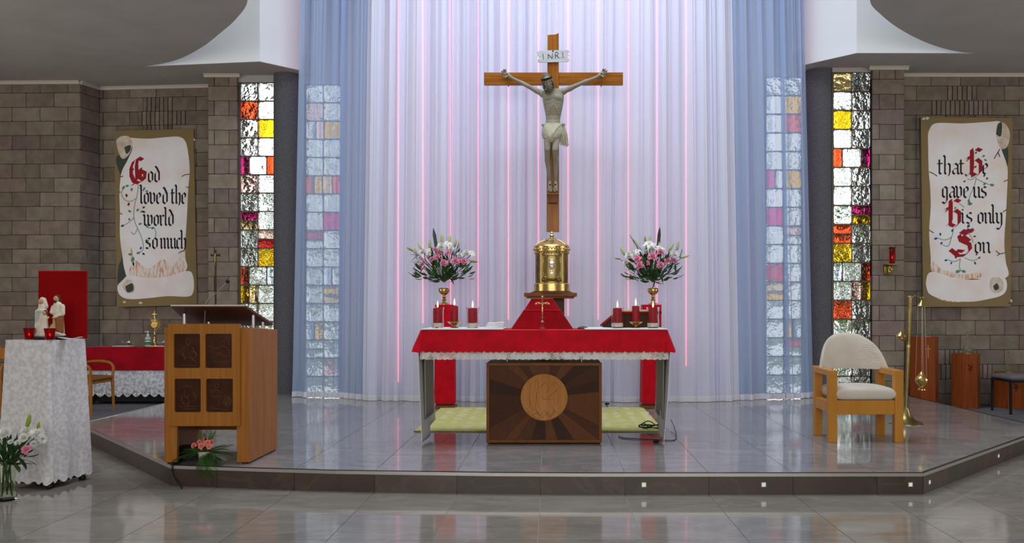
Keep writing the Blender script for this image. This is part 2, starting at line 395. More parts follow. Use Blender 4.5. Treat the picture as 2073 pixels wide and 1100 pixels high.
block_wall('wall_left_return', (-6.8, 12.27), pL, 0, ZC, 'short return of the left block wall beside the scroll painting', 0, pattern=[[.32], []])
B().box(-6.86, -6.69, 12.645, 13.0, 0, 4.75).build('corner_fill', 'mortar', bpy.data.objects['wall_left_return'])
block_wall('wall_left_recess', pL, (-4.82, 12.46), 0, ZC, 'block wall behind the left scroll painting', .06,
           {1: (tx(295, 12.5, pL), tx(348, 12.5, pL), .065), 2: (tx(275, 12.5, pL), tx(376, 12.5, pL), .065), 3: (tx(295, 12.5, pL), tx(348, 12.5, pL), .065)})
block_wall('wall_right', pR, (8.2, 11.9), 0, ZC, 'block wall behind the right scroll painting', tx(1885, 11.9, pR) ,
           {1: (tx(1918, 11.9, pR), tx(1977, 11.9, pR), .065), 2: (tx(1886, 11.9, pR), tx(2008, 11.9, pR), .065),
            19: (tx(1913, 11.9, pR), tx(1977, 11.9, pR), .065), 20: (tx(1886, 11.9, pR), tx(2008, 11.9, pR), .065)})
pat = [[.22, .72], []]
block_wall('wall_pilaster_left', (-4.82, 11.92), (-4.415, 11.92), 0, ZC, 'narrow block pilaster left of the glass blocks', pattern=pat, thick=.5)
block_wall('wall_pilaster_left_side', (-4.415, 11.92), (-4.412, 12.02), 0, ZC, 'inner side of the left block pilaster', pattern=[[], []], thick=.05)
block_wall('wall_pilaster_right', (4.315, 11.55), (4.75, 11.55), 0, ZC, 'narrow block pilaster right of the glass blocks', pattern=pat, thick=.5)
block_wall('wall_pilaster_right_side', (4.318, 11.66), (4.32, 11.55), 0, ZC, 'inner side of the right block pilaster', pattern=[[], []], thick=.05)
# --- cornices
def cornice(n, p, q):
    p = Vector(p); q = Vector(q); b = B(); strip(b, p, q, -.02, .05, ZC - .012, ZC + .05); strip(b, p, q, -.02, .03, ZC - .045, ZC - .012); struct(b.build('trim_%d' % n, 'cornice'), None)
for n, (p, q) in enumerate((((-9.6, 12.34), (-6.8, 12.27)), ((-6.8, 12.27), pL), (pL, (-4.82, 12.46)), ((-4.87, 11.92), (-4.37, 11.92)), (pR, (8.2, 11.9)), ((4.27, 11.55), (4.8, 11.55)))): cornice(n + 1, p, q)
# --- glass block windows
def glass(name, c, bump=1.0, sc=7.5, rough=.04):
    return M(name, c, rough, trans=1, ior=1.4, bump=bump, bdist=.06, bsc=sc, coord='Position', rand=.05)
MT['g_c'] = glass('clear_wavy_glass', (.93, .95, .94)); MT['g_r'] = glass('red_orange_glass', (.85, .09, .02)); MT['g_y'] = glass('yellow_glass', (.9, .52, .01))
MT['g_m'] = glass('magenta_glass', (.7, .02, .22)); MT['g_a'] = glass('amber_glass', (.85, .62, .3)); MT['g_b'] = glass('pale_blue_glass', (.75, .85, .98)); MT['g_p'] = glass('pink_glass', (.95, .6, .55)); MT['g_d'] = glass('deep_red_glass', (.6, .02, .02))
gb = B(); gb.cbox((0, 0, 0), 1, 1, 1); gme = {}
for k in 'crymabpd':
    m2 = proto(gb, 'g_' + k); bm = bmesh.new(); bm.from_mesh(m2); bmesh.ops.bevel(bm, geom=[e for e in bm.edges], offset=.07, segments=2, affect='EDGES'); bm.to_mesh(m2); bm.free()
    m2.polygons.foreach_set('use_smooth', [True] * len(m2.polygons)); gme[k] = m2
def window(n, x0, x1, D, ztop, pitch, rows, label):
    # rows: list of cells (relative width, colours from top to bottom)
    zb = ztop - pitch * len(rows); b = B(); b.box(x0 - .02, x0, D - .04, D + .06, zb, ztop); b.box(x1, x1 + .02, D - .04, D + .06, zb, ztop)
    w = struct(b.build('window_%d' % n, 'frame'), label); j = B()
    for r, row in enumerate(rows):
        z1 = ztop - pitch * r; z0 = z1 - pitch; tot = sum(c[0] for c in row); x = x0
        j.box(x0, x1, D - .018, D + .05, z1 - .009, z1 + .009)
        for wd_, cols in row:
            xw = (x1 - x0) * wd_ / tot
            if x > x0 + .01: j.box(x - .008, x + .008, D - .018, D + .05, z0, z1)
            for k, c in enumerate(cols):
                h = pitch / len(cols); zt = z1 - h * k
                if k: j.box(x, x + xw, D - .016, D + .05, zt - .006, zt + .006)
                inst('glass_block', gme[c], w, (x + xw / 2, D, zt - h / 2), (0, 0, 0), (xw - .017, .05, h - .017))
            x += xw
    j.box(x0, x1, D - .018, D + .05, zb - .02, zb + .009)
    j.build('glazing_joints', 'frame', w); return w
cc = [(1, 'c'), (1, 'c')]
rows1 = [cc, [(1, 'r'), (1, 'c')], [(1, 'c'), (1, 'y')], cc, [(.5, 'm'), (1, 'c'), (.5, 'r')], [(1, 'p'), (1, 'c')], cc, [(1, 'ma'), (1, 'c')], [(1, 'c'), (1, 'pd')], [(1, 'c'), (1, 'y')],
         [(.5, 'r'), (1, 'c'), (.5, 'b')], [(.5, 'y'), (.5, 'a'), (1, 'c')], cc, cc, [(1, 'a'), (1, 'c')], cc, cc]
rows4 = [[(1, 'a'), (1, 'c')], cc, [(1, 'y'), (1, 'c')], cc, [(.5, 'r'), (1, 'c'), (.5, 'm')], cc, cc, [(1, 'c'), (1, 'my')], [(1, 'rr'), (1, 'c')], [(1, 'y'), (1, 'c')],
         [(.5, 'b'), (1, 'c'), (.5, 'r')], [(1, 'c'), (.5, 'p'), (.5, 'y')], [(1, 'r'), (1, 'c')], cc, cc, [(1, 'c'), (1, 'dc')], cc]
rows2 = [cc, [(1, 'p'), (1, 'c')], [(.6, 'c'), (.5, 'p'), (1, 'y')], cc, cc, [(.5, 'r'), (.5, 'y'), (.6, 'a'), (.5, 'r')], cc, [(1, 'c'), (1, 'm')], [(1, 'dc'), (1, 'c')], cc, [(1, 'c'), (.5, 'b'), (.5, 'c')], [(1, 'c'), (1, 'ya')], cc, [(.5, 'b'), (.5, 'y'), (1, 'c')], [(1, 'cc'), (1, 'c')], [(1, 'c'), (1, 'p')], cc]
rows3 = [cc, [(1, 'c'), (1, 'y')], [(1, 'c'), (1, 'r')], cc, cc, [(.5, 'm'), (.5, 'c'), (1, 'y')], cc, [(1, 'm'), (1, 'c')], [(1, 'c'), (1, 'pc')], cc, [(1, 'd'), (1, 'c')], [(1, 'ay'), (1, 'c')], cc, [(1, 'c'), (.5, 'y'), (.5, 'b')], [(1, 'c'), (1, 'dc')], cc, cc]
window(1, -4.389, -3.90, 12.0, 4.51, .2585, rows1, 'coloured glass block strip between left pilaster and left column')
window(2, -3.50, -3.01, 12.1, 4.51, .2585, rows2, 'coloured glass block strip behind the left sheer curtain')
window(3, 2.95, 3.44, 11.85, 4.55, .2585, rows3, 'coloured glass block strip behind the right sheer curtain')
window(4, 3.805, 4.315, 11.63, 4.55, .2585, rows4, 'coloured glass block strip between right column and right pilaster')
# lintels, sills, wall between the windows
struct(B().box(-4.43, -3.88, 11.96, 12.3, 4.51, 4.8).box(3.79, 4.36, 11.59, 12.1, 4.55, 4.8).build('wall_lintel', 'ceil'), 'plaster lintels above the outer glass block strips')
struct(B().box(-4.43, -3.88, 11.96, 12.3, 0, .116).box(-3.935, -3.5, 12.06, 12.3, 0, 7.6).box(-3.5, -3.01, 12.06, 12.3, 4.51, 7.6).box(-3.5, -3.01, 12.06, 12.3, 0, .116)
       .box(-3.01, 0, 12.06, 12.3, 0, 7.6).box(0, 2.95, 11.85, 12.3, 0, 7.6).box(2.95, 3.44, 11.81, 12.1, 4.55, 7.6).box(2.95, 3.44, 11.81, 12.1, 0, .157)
       .box(3.44, 3.845, 11.81, 12.1, 0, 7.6).box(3.79, 4.36, 11.59, 12.1, 0, .157).build('wall_back', 'wall_behind'), 'pale sanctuary wall behind the curtains')
for s, x, D in (('left', -3.72, 11.96), ('right', 3.665, 11.75)):
    b = B(); b.lathe([(.19, DH), (.19, ZC), (.19, ZC + .05)], 40); o = struct(b.build('wall_column_%s' % s, 'column', smooth=40), 'round dark grey column at the %s edge of the curtain' % s); o.location = (x, D, 0)
# --- ceilings: low round lobes at the sides, white light well between them
lobeL = [(-9.6, 13.0), (-3.2, 12.5), (-3.475, 11.73), (-3.89, 11.31), (-5.54, 11.54), (-4.97, 11.24), (-4.42, 10.71), (-3.94, 10.12), (-3.58, 9.64), (-3.245, 9.06), (-3.08, 8.3), (-3.14, 7.3), (-3.5, 6.3), (-4.2, 5.4), (-5.2, 4.85), (-6.5, 4.7), (-9.6, 5.6)]
lobeR = [(9.6, 13.0), (3.2, 12.5), (3.37, 11.47), (3.89, 10.94), (5.41, 10.95), (5.04, 10.81), (4.59, 10.5), (4.09, 10.03), (3.66, 9.52), (3.36, 9.06), (3.15, 8.3), (3.2, 7.3), (3.55, 6.3), (4.2, 5.4), (5.2, 4.85), (6.5, 4.7), (9.6, 5.6)]
def smooth_lobe(l): return l[:4] + [(p.x, p.y) for p in spline([Vector((a, b, 0)) for a, b in l[4:]], 5)]
struct(B().prism(smooth_lobe(lobeL), ZC, ZC + .25, 'z').build('ceiling_left', 'ceil'), 'low grey ceiling over the left bay with a rounded edge')
struct(B().prism(smooth_lobe(lobeR), ZC, ZC + .25, 'z').build('ceiling_right', 'ceil'), 'low grey ceiling over the right bay with a rounded edge')
def well(name, pts, label):
    sg = -1 if pts[0][0] < 0 else 1; b = B(); b.prism([(x - sg * .004, y - .008) for x, y in pts] + [(x + sg * .08, y + .1) for x, y in reversed(pts)], ZC + .002, 7.8, 'z'); e_ = pts[0] if sg < 0 else pts[-1]; b.box(min(e_[0], sg * 9.6), max(e_[0], sg * 9.6), e_[1] + .02, e_[1] + .12, ZC + .2, 7.8)
    struct(b.build(name, 'white'), label)
well('wall_fascia_left', [(-5.54, 11.54), (-3.89, 11.31), (-3.475, 11.73), (-3.475, 12.1)], 'white plaster fascia above the left windows')
well('wall_fascia_right', [(3.37, 11.9), (3.37, 11.47), (3.89, 10.94), (5.41, 10.94)], 'white plaster fascia above the right windows')
struct(B().box(-9.8, 9.8, -7.2, 13.2, 7.8, 8).build('ceiling', 'white'), 'high white roof over the nave')
struct(B().box(-9.8, -9.6, -7.2, 13.2, -.3, 7.8).build('wall_side_left', 'nave')); struct(B().box(9.6, 9.8, -7.2, 13.2, -.3, 7.8).build('wall_side_right', 'nave'))
struct(B().box(-9.8, 9.8, -7.2, -7, -.3, 7.8).build('wall_nave_rear', 'nave')); struct(B().box(8.2, 9.6, 11.9, 12.2, 0, 4.9).build('wall_right_end', 'mortar'))
# --- garden seen through the glass blocks
MT['lawn'] = M('garden_ground', (.25, .3, .16), .9, c2=(.35, .36, .28), ns=3)
MT['leafg'] = M('garden_leaf', (.05, .15, .025), .6, c2=(.16, .3, .07), ns=2, coord='Position')
tag(B().box(-14, 14, 13.2, 30, -.3, -.25).build('garden_lawn', 'lawn'), 'garden ground outside the windows', 'lawn', kind='structure')
for k, (x, y, h, w) in enumerate(((-4.75, 13.5, 3.4, .55), (-4.2, 15.2, 6.6, .8), (4.55, 13.4, 2.9, .55), (5.2, 15.6, 6.2, .8))):
    t = thing('garden_shrub', ('dark leafy shrub outside the left glass blocks', 'tall shrub outside the left glass blocks, behind a lower one', 'low leafy shrub outside the right glass blocks', 'taller shrub outside the right glass blocks')[k], 'shrub', (x, y, -.25), 0, 'shrubs in the garden')
    b = B(); b.tube([(0, 0, 0), (.05, 0, h * .5), (0, .05, h * .9)], [.06, .04, .015], 6); b.build('stem', 'frame', t)
    b = B(); rnd = random.Random(k)
    for i in range((420, 700, 420, 700)[k]):
        u = rnd.uniform(-1, 1); a = rnd.uniform(0, 2 * PI); rr = math.sqrt(max(0, 1 - u * u)) * rnd.uniform(.4, 1)
        c = Vector((rr * math.cos(a) * w, rr * math.sin(a) * w, h * .55 + u * h * .46)); e = Euler((rnd.uniform(0, 6), rnd.uniform(0, 6), rnd.uniform(0, 6))).to_matrix(); s = rnd.uniform(.08, .17)
        b.add([c + e @ Vector(q) * s for q in ((-.35, 0, 0), (0, -1, .1), (.35, 0, 0), (0, 1, .1))], [(0, 1, 2, 3)])
    o = b.build('foliage', 'leafg', t, weld=False); o['kind'] = 'stuff'

# ================================================================== CURTAINS AND LED STRIPS
ctrl = [(560, 11.5), (590, 11.4), (690, 11.25), (730, 11.0), (850, 10.85), (1119, 10.75), (1300, 10.75), (1450, 10.82), (1504, 10.98), (1595, 11.12), (1645, 11.3), (1680, 11.4)]
def curtD(x):
    for (a, da_), (b, db) in zip(ctrl[:-1], ctrl[1:]):
        if a <= x <= b: return da_ + (db - da_) * (x - a) / (b - a)
    return 11.3
def curtain(label, b0, b1, t0, t1, mat, off, seed, nf):
    rnd = random.Random(seed); Wm = abs(XD(b1, 11) - XD(b0, 11)); comp = []
    for k in range(5): comp.append((nf * rnd.uniform(.35, 1.5), rnd.uniform(0, 1), rnd.uniform(.35, 1) * .021, rnd.uniform(-.12, .12)))
    ztop = 6.7; nu = max(60, int(Wm * 190)); nv = 22
    def pt(u, v, dz=0, dy=0):
        vv = v; xb = b0 + (b1 - b0) * u; xt = t0 + (t1 - t0) * u; z = DH + .006 + (ztop - DH) * vv
        px = xb + (xt - xb) * min(1, vv / .8); D = curtD(px) + off; X = XD(px, D)
        d = sum(a * math.sin(2 * PI * (k * u + ph + dr * vv)) for k, ph, a, dr in comp); sh = 1 if d > 0 else .75
        for k, ph, a, dr in comp[:3]: q = 1 - abs(math.sin(PI * (k * 1.1 * u + ph * 3 + dr * .6 * vv))); d -= .045 * q ** 7 * (a / .021)
        low = max(0, 1 - vv / .035); d = d * sh * (1 + .25 * low) - .02 * low * (math.sin(u * 23 + seed) ** 2)
        return (X + .01 * math.sin(2 * PI * (comp[0][0] * u * 1.3) + seed) * (1 - .4 * vv), D + d + dy, z)
    t = thing('curtain_panel', label, 'curtain', (0, 0, 0), 0, 'sanctuary curtain panels')
    b = B(); b.grid(lambda u, v: pt(u, v), nu, nv + 8) if False else b.grid(lambda u, v: pt(u, v ** 1.25), nu, nv)
    b.build('drape', mat, t, smooth=180)
    b = B(); b.grid(lambda u, v: pt(u, v * .011, dy=-.006), nu, 2); b.build('hem', 'hem', t, smooth=180)
curtain('sheer curtain panel hanging at the far left beside the column', 591, 688, 608, 700, 'sheer', 0, 1, 5)
curtain('narrow sheer curtain panel next to the white curtain on the left', 684, 745, 690, 755, 'sheer', .03, 2, 3)
curtain('white curtain panel, first from the left', 733, 815, 744, 822, 'curtain', -.03, 3, 3)
curtain('white curtain panel behind the left flower vase', 811, 978, 818, 976, 'curtain', 0, 4, 6)
curtain('white curtain panel behind the left arm of the crucifix', 974, 1108, 972, 1112, 'curtain', -.02, 5, 5)
curtain('white curtain panel behind the right arm of the crucifix', 1104, 1246, 1108, 1250, 'curtain', 0, 6, 5)
curtain('white curtain panel behind the right flower vase', 1242, 1449, 1246, 1440, 'curtain', -.02, 7, 7)
curtain('white curtain panel, first from the right', 1445, 1504, 1436, 1488, 'curtain', 0, 8, 2.5)
curtain('narrow sheer curtain panel next to the white curtain on the right', 1496, 1600, 1480, 1585, 'sheer', .03, 9, 5)
curtain('sheer curtain panel hanging at the far right beside the column', 1592, 1646, 1578, 1627, 'sheer', 0, 10, 3)
leds = [(806, 0, 775), (856, 0, 655), (912, 0, 652), (968, 0, 664), (1029, 0, 648), (1090, 0, 640), (1150, 0, 640), (1211, 0, 648), (1272, 0, 650), (1330, 0, 655), (1389, 0, 742)]
nth = ['first', 'second', 'third', 'fourth', 'fifth', 'sixth', 'seventh', 'eighth', 'ninth', 'tenth', 'eleventh']
for k, (x, y0, y1) in enumerate(leds):
    D = curtD(x) + .075; z0 = ZD(y1, D); z1 = ZD(y0, D) if y0 else 6.5
    t = thing('led_strip', 'thin glowing pink light strip behind the white curtain, %s from the left' % nth[k], 'light strip', (XD(x, D), D, z0), 0, 'pink light strips behind the curtain')
    B().cone((0, 0, 0), (0, 0, z1 - z0), .006, .006, 8).build('tube', 'led', t); B().box(-.014, .014, .008, .02, 0, z1 - z0).build('channel', 'white', t)
# ================================================================== FURNITURE
MT['oak'] = wood('honey_oak', (.31, .115, .018), (.41, .165, .032), 2.2, (16, 16, 1))
MT['oak_side'] = wood('brown_oak_side', (.28, .10, .028), (.40, .16, .05), 2.5, (18, 18, .8))
MT['beech'] = wood('varnished_beech', (.48, .20, .03), (.58, .27, .055), 1.6, (6, 6, 1), .3)
MT['mahog'] = wood('red_mahogany', (.19, .042, .01), (.28, .07, .017), 2.6, (14, 14, .9), .3)
MT['board'] = wood('dark_red_board', (.10, .035, .02), (.16, .06, .035), 3, (1, 12, 1), .4)
MT['crosswood'] = wood('varnished_cross_wood', (.20, .06, .008), (.38, .14, .02), 2.4, (16, 16, 1), .22)
MT['crosswood_h'] = wood('varnished_cross_beam', (.20, .06, .008), (.38, .14, .02), 2.4, (1, 16, 16), .22)
MT['darkwood'] = wood('dark_brown_wood', (.05, .022, .01), (.08, .038, .018), 3, (14, 14, 1))
MT['frame_wood'] = wood('walnut_frame', (.15, .052, .013), (.21, .078, .02), 3, (4, 4, 4))
MT['brass'] = M('polished_brass', (.66, .46, .16), .22, 1, c2=(.5, .34, .11), ns=8)
MT['brass_old'] = M('aged_brass', (.34, .26, .10), .35, 1, c2=(.22, .165, .065), ns=10)
MT['gold'] = M('gilded_metal', (.60, .43, .16), .25, 1, bump=.15, bsc=60)
MT['red'] = M('red_damask', (.60, .001, .016), .6, c2=(.46, .001, .010), ns=9, det=3, sheen=.05, bump=.08, bsc=30)
MT['velvet'] = M('crimson_velvet', (.38, .001, .010), .8, c2=(.24, .001, .006), ns=7, sheen=.1)
MT['felt'] = M('red_felt', (.30, .002, .004), .9, c2=(.26, .002, .004), ns=5)
MT['linen'] = M('white_linen', (.78, .77, .78), .85, bump=.08, bsc=50)
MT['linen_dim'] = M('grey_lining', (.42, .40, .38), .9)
MT['lacecloth'] = M('white_brocade_lace', (.60, .58, .60), .85, c2=(.74, .73, .76), ns=34, det=6, ramp=(.42, .6), bump=.3, bsc=45)
MT['lace_alt'] = lace('cream_lace_edging', (.80, .76, .72), 90, .09, .25)
MT['lace_tab'] = lace('white_lace_flounce', (.82, .85, .92), 110, .08, .12)
MT['lace_back'] = M('bluish_underskirt', (.32, .38, .52), .9)
MT['candle'] = M('red_candle_wax', (.32, .01, .018), .45, sss=.1)
MT['glass'] = M('clear_glass', (.97, .98, .98), .02, trans=1, ior=1.12)
MT['sand'] = M('cream_gravel', (.72, .66, .54), .9, c2=(.6, .54, .42), ns=40)
MT['flame'] = M('candle_flame', (1, .8, .4), .5, emit=(1, .62, .25), es=5)
MT['wick'] = M('wick', (.02, .015, .01), .9)
MT['cream'] = M('cream_upholstery', (.58, .53, .46), .9, c2=(.64, .59, .52), ns=5, bump=.1, bsc=90)
MT['brownpad'] = M('mustard_leather_pad', (.26, .12, .03), .5)
MT['greyfab'] = M('grey_seat_fabric', (.19, .18, .19), .95, c2=(.15, .145, .15), ns=40)
MT['mat'] = M('yellow_green_rug', (.42, .40, .09), .95, c2=(.55, .53, .25), ns=5, st=(5, 40, 1), det=2, bump=.3, bsc=90)
MT['bronze'] = M('dark_bronze_relief', (.045, .013, .006), .35, .6, c2=(.07, .022, .01), ns=12)
MT['bronze_dim'] = M('faint_bronze_line', (.13, .05, .02), .4, .7)
MT['bronze_hi'] = M('rubbed_bronze_line', (.30, .15, .055), .35, .8)
MT['redglass'] = M('ruby_glass', (.5, .01, .01), .08, trans=.75, ior=1.2)
MT['green'] = M('green_label', (.05, .22, .06), .5)
MT['page'] = M('cream_paper', (.75, .68, .5), .8)
MT['steel'] = M('brushed_steel', (.55, .55, .56), .3, 1)
MT['oil'] = M('pale_green_oil', (.55, .7, .42), .05, trans=.9, ior=1.3)
MT['medal'] = wood('light_carved_disc', (.40, .165, .045), (.50, .225, .065), 2.2, (22, 22, 1), .5)
for k, c in enumerate(((.062, .016, .004), (.09, .026, .006), (.04, .011, .003), (.13, .042, .009), (.075, .021, .005))):
    MT['ray%d' % k] = wood('walnut_ray_%d' % k, c, tuple(x * .72 for x in c), 3, (9, 1, 9), .3)

def drape(b, hx, hy, z, drop, flare=.02, amp=.01, nf=20, sc=0, sca=0, rad=.03, top=True, ss=6, rows=6, seed=0, cornerflare=0):
    # cloth lying on a rectangle and hanging down on every side
    per = []; rnd = random.Random(seed); hxr = hx - rad; hyr = hy - rad
    def side(p, q, n, nx, ny):
        for i in range(n): t = i / n; per.append((p[0] + (q[0] - p[0]) * t, p[1] + (q[1] - p[1]) * t, nx, ny, 0))
    def corner(cx, cy, a0):
        for i in range(6): a = a0 + PI / 2 * i / 6; per.append((cx + rad * math.cos(a), cy + rad * math.sin(a), math.cos(a), math.sin(a), math.sin(PI * i / 6)))
    nx_ = max(4, int(2 * hxr * 100 / 2)); ny_ = max(4, int(2 * hyr * 100 / 2))
    side((-hxr, -hy), (hxr, -hy), nx_, 0, -1); corner(hxr, -hyr, -PI / 2); side((hx, -hyr), (hx, hyr), ny_, 1, 0); corner(hxr, hyr, 0)
    side((hxr, hy), (-hxr, hy), nx_, 0, 1); corner(-hxr, hyr, PI / 2); side((-hx, hyr), (-hx, -hyr), ny_, -1, 0); corner(-hxr, -hyr, PI)
    n = len(per); ph = rnd.uniform(0, 6); vs = []
    for r in range(rows + 1):
        v = r / rows
        for i, (x, y, nx, ny, co) in enumerate(per):
            s = i / n; w = math.sin(2 * PI * nf * s + ph) + .6 * math.sin(2 * PI * nf * .37 * s + 1 + ph)
            o = flare * v + amp * w * v + cornerflare * co * v
            zz = z - drop * v
            if r == 0: zz = z - .002; o = 0
            if r == rows and sc: zz -= sca * abs(math.sin(PI * sc * s))
            vs.append((x + nx * o, y + ny * o, zz))
    fs = [(r * n + i, r * n + (i + 1) % n, (r + 1) * n + (i + 1) % n, (r + 1) * n + i) for r in range(rows) for i in range(n)]
    if top: vs.append((0, 0, z + .001)); fs += [(i, (i + 1) % n, (rows + 1) * n) for i in range(n)]
    b.add(vs, fs); return b

# ------------------------------------------------------------------ altar
al = thing('altar', 'altar table on a dark wooden base with sunburst panel', 'altar', (-.079, 7.78, DH))
B().box(-1.06, 1.06, -.42, .42, .93, .985).build('tabletop', 'linen', al, bevel=.004)
bs = B(); bs.box(-.495, .495, -.37, .2, .012, .705).build('base_box', 'frame_wood', al)
fb = B(); t = .026
for a in ((-.5, .5, .012, .012 + t), (-.5, .5, .705 - t, .705), (-.5, -.5 + t, .012 + t, .705 - t), (.5 - t, .5, .012 + t, .705 - t)): B().box(a[0], a[1], -.392, -.368, a[2], a[3]).build('base_frame', 'frame_wood', al, bevel=.003)
sb = thing('sunburst_panel', None, None); sb.parent = al; del_keys = [k for k in sb.keys()]
for k in del_keys: del sb[k]
bpy.data.objects.remove(sb)
pan = B().box(-.474, .474, -.374, -.371, .038, .679).build('sunburst_panel', 'darkwood', al)
mc = (0.0, .406); rnd = random.Random(3); ang = []; a = .1
while a < 2 * PI + .05: ang.append(a); a += rnd.uniform(.16, .36)
ang[-1] = ang[0] + 2 * PI; rect = [(-.474, .038), (.474, .038), (.474, .679), (-.474, .679)]
for k, (a0, a1) in enumerate(zip(ang[:-1], ang[1:])):
    pl = clip([mc, (mc[0] + 2 * math.cos(a0 + .004), mc[1] + 2 * math.sin(a0 + .004)), (mc[0] + 2 * math.cos(a1 - .004), mc[1] + 2 * math.sin(a1 - .004))], rect)
    if len(pl) > 2: B().prism(pl, -.3785 - .0006 * (k % 3), -.374, 'y').build('veneer_ray', 'ray%d' % rnd.randrange(5), pan)
md = B(); md.lathe([(0, 0), (.200, 0), (.203, .004), (.203, .018), (.194, .024), (.188, .020), (0, .020)], 64)
md.v = [(x, -.379 - z, .406 + y) for x, y, z in md.v]; mdo = md.build('medallion', 'medal', al, smooth=40)
MT['engrave'] = M('engraved_line', (.12, .06, .025), .8)
def lines(name, polys, mat, parent, r, y, n=5):
    b = B()
    for p in polys: b.tube([(q[0], y, q[1]) for q in p], r, n)
    return b.build(name, mat, parent, smooth=60)
def px2(pts, ox, oy, s): return [((x - ox) * s, (oy - y) * s) for x, y in pts]
s_ = 7.39 / F; eng = []
for p in ([(1083, 765), (1081, 780), (1084, 800), (1082, 820), (1085, 838)], [(1085, 768), (1087, 785), (1084, 805), (1087, 822)], [(1092, 785), (1100, 775), (1108, 786), (1104, 796)], [(1114, 780), (1122, 775), (1128, 784), (1118, 796), (1108, 803)],
          [(1073, 775), (1070, 800), (1074, 830)], [(1063, 825), (1072, 838), (1084, 846), (1100, 850), (1118, 848), (1132, 838)], [(1072, 836), (1080, 828), (1090, 842), (1100, 832), (1110, 845), (1118, 832), (1126, 838)], [(1124, 790), (1128, 805), (1124, 822)], [(1096, 802), (1096, 808), (1112, 808)],
          [(1076, 842), (1086, 834), (1094, 846), (1106, 836), (1114, 848)], [(1112, 824), (1120, 832), (1114, 842)], [(1066, 808), (1071, 816), (1068, 826)]):
    q = px2(p, 1099, 805, s_); eng.append([(a, b_ + .406) for a, b_ in [(v.x, v.y) for v in spline([Vector((u, w, 0)) for u, w in q], 4)]])
lines('carved_lines', eng, 'engrave', mdo, .0012, -.399)
for x in (-.33, .33):
    for y in (-.2, .1): B().cone((x, y, .7), (x, y, .935), .011, .011, 12).build('support_post', 'steel', al, smooth=40)
B().box(-.05, .05, -.06, .05, .7, .72).build('support_plate', 'darkwood', al)
c = thing('altar_lace_cloth', 'cream lace edged cloth showing below the red altar cloth', 'cloth', (-.079, 7.78, DH)); b = B(); drape(b, 1.064, .424, .9875, .245, .012, .004, 40, 120, .010, .03, ss=8, rows=5, seed=4); b.build('lace_border', 'lace_alt', c, smooth=60)
c = thing('altar_cloth', 'red damask altar cloth with a scalloped edge', 'cloth', (-.079, 7.78, DH)); b = B(); drape(b, 1.069, .429, .991, .178, .030, .005, 26, 118, .018, .03, rows=6, seed=5, cornerflare=.055); b.build('damask_drape', 'red', c, smooth=60)
for nm, x0, x1, d in (('left', 853, 1018, 0), ('right', 1185, 1352, 0)):
    X0 = XD(x0, 7.35) + .079; X1 = XD(x1, 7.35) + .079
    o = B().box(X0, X1, -.436, .2, .9925, 1.003).build('altar_linen', 'linen', bevel=.003); o.location = (-.079, 7.78, DH); tag(o, 'white linen runner under the %s hand candles on the altar' % nm, 'linen', 'linen runners on the altar')
for sgn, nm in ((-1, 'left'), (1, 'right')):
    c = thing('altar_side_cloth', 'long white cloth hanging to the floor at the %s end of the altar' % nm, 'cloth', (-.079 + sgn * 1.09, 7.78, DH), 0, 'white end cloths of the altar')
    def f(u, v, sgn=sgn):
        y = -.40 + .80 * u; z = .86 - (.845 - .10 * u ** 2) * v
        x = sgn * (-.03 * v + .018 * math.sin(u * 9 + 1) * v - .05 * v * v * (1 - u) ** 2 * (1 if sgn > 0 else .6))
        return (x, y - .07 * (v ** 3) * (1 - u) ** 3, z)
    b = B(); b.grid(f, 24, 20); b.build('drop', 'linen', c, smooth=180, thick=.004)
    b = B(); b.grid(lambda u, v: (sgn * (-.035 - .01 * v), -.28 + .56 * u, .86 - .66 * v), 8, 8); b.build('lining', 'linen_dim', c, smooth=180, thick=.003)
tz = DH + .9935 + .0095   # top of the linens
# ------------------------------------------------------------------ candles on the altar
def flame(parent, z, s=1):
    B().cone((0, 0, z - .004), (0, 0, z + .012 * s), .0016, .0012, 6).build('wick', 'wick', parent)
    B().lathe([(0, 0), (.006 * s, .008 * s), (.0075 * s, .018 * s), (.005 * s, .036 * s), (.0015 * s, .056 * s), (0, .064 * s)], 10, (0, 0, z + .004)).build('flame', 'flame', parent, smooth=80)
def hurricane(x, D, which):
    X = XD(x, D); t = thing('hurricane_glass', 'clear hurricane candle glass with cream gravel, %s' % which, 'candle holder', (X, D, tz), 0, 'hurricane glasses on the altar')
    B().lathe([(.046, 0), (.052, .006), (.056, .03), (.052, .1), (.054, .15), (.060, .186), (.057, .186), (.051, .15), (.049, .1), (.053, .03), (.047, .008), (0, .008)], 32).build('glass_shell', 'glass', t, smooth=60)
    B().lathe([(0, .009), (.046, .009), (.0505, .03), (.050, .044), (0, .046)], 28).build('gravel_bed', 'sand', t, smooth=60)
    c = thing('pillar_candle', 'lit red pillar candle inside the hurricane glass, %s' % which, 'candle', (X, D, tz + .046), 0, 'red candles on the altar')
    B().lathe([(0, 0), (.040, 0), (.041, .004), (.041, .125), (.038, .131), (.015, .127), (0, .127)], 28).build('wax', 'candle', c, smooth=50); flame(c, .131)
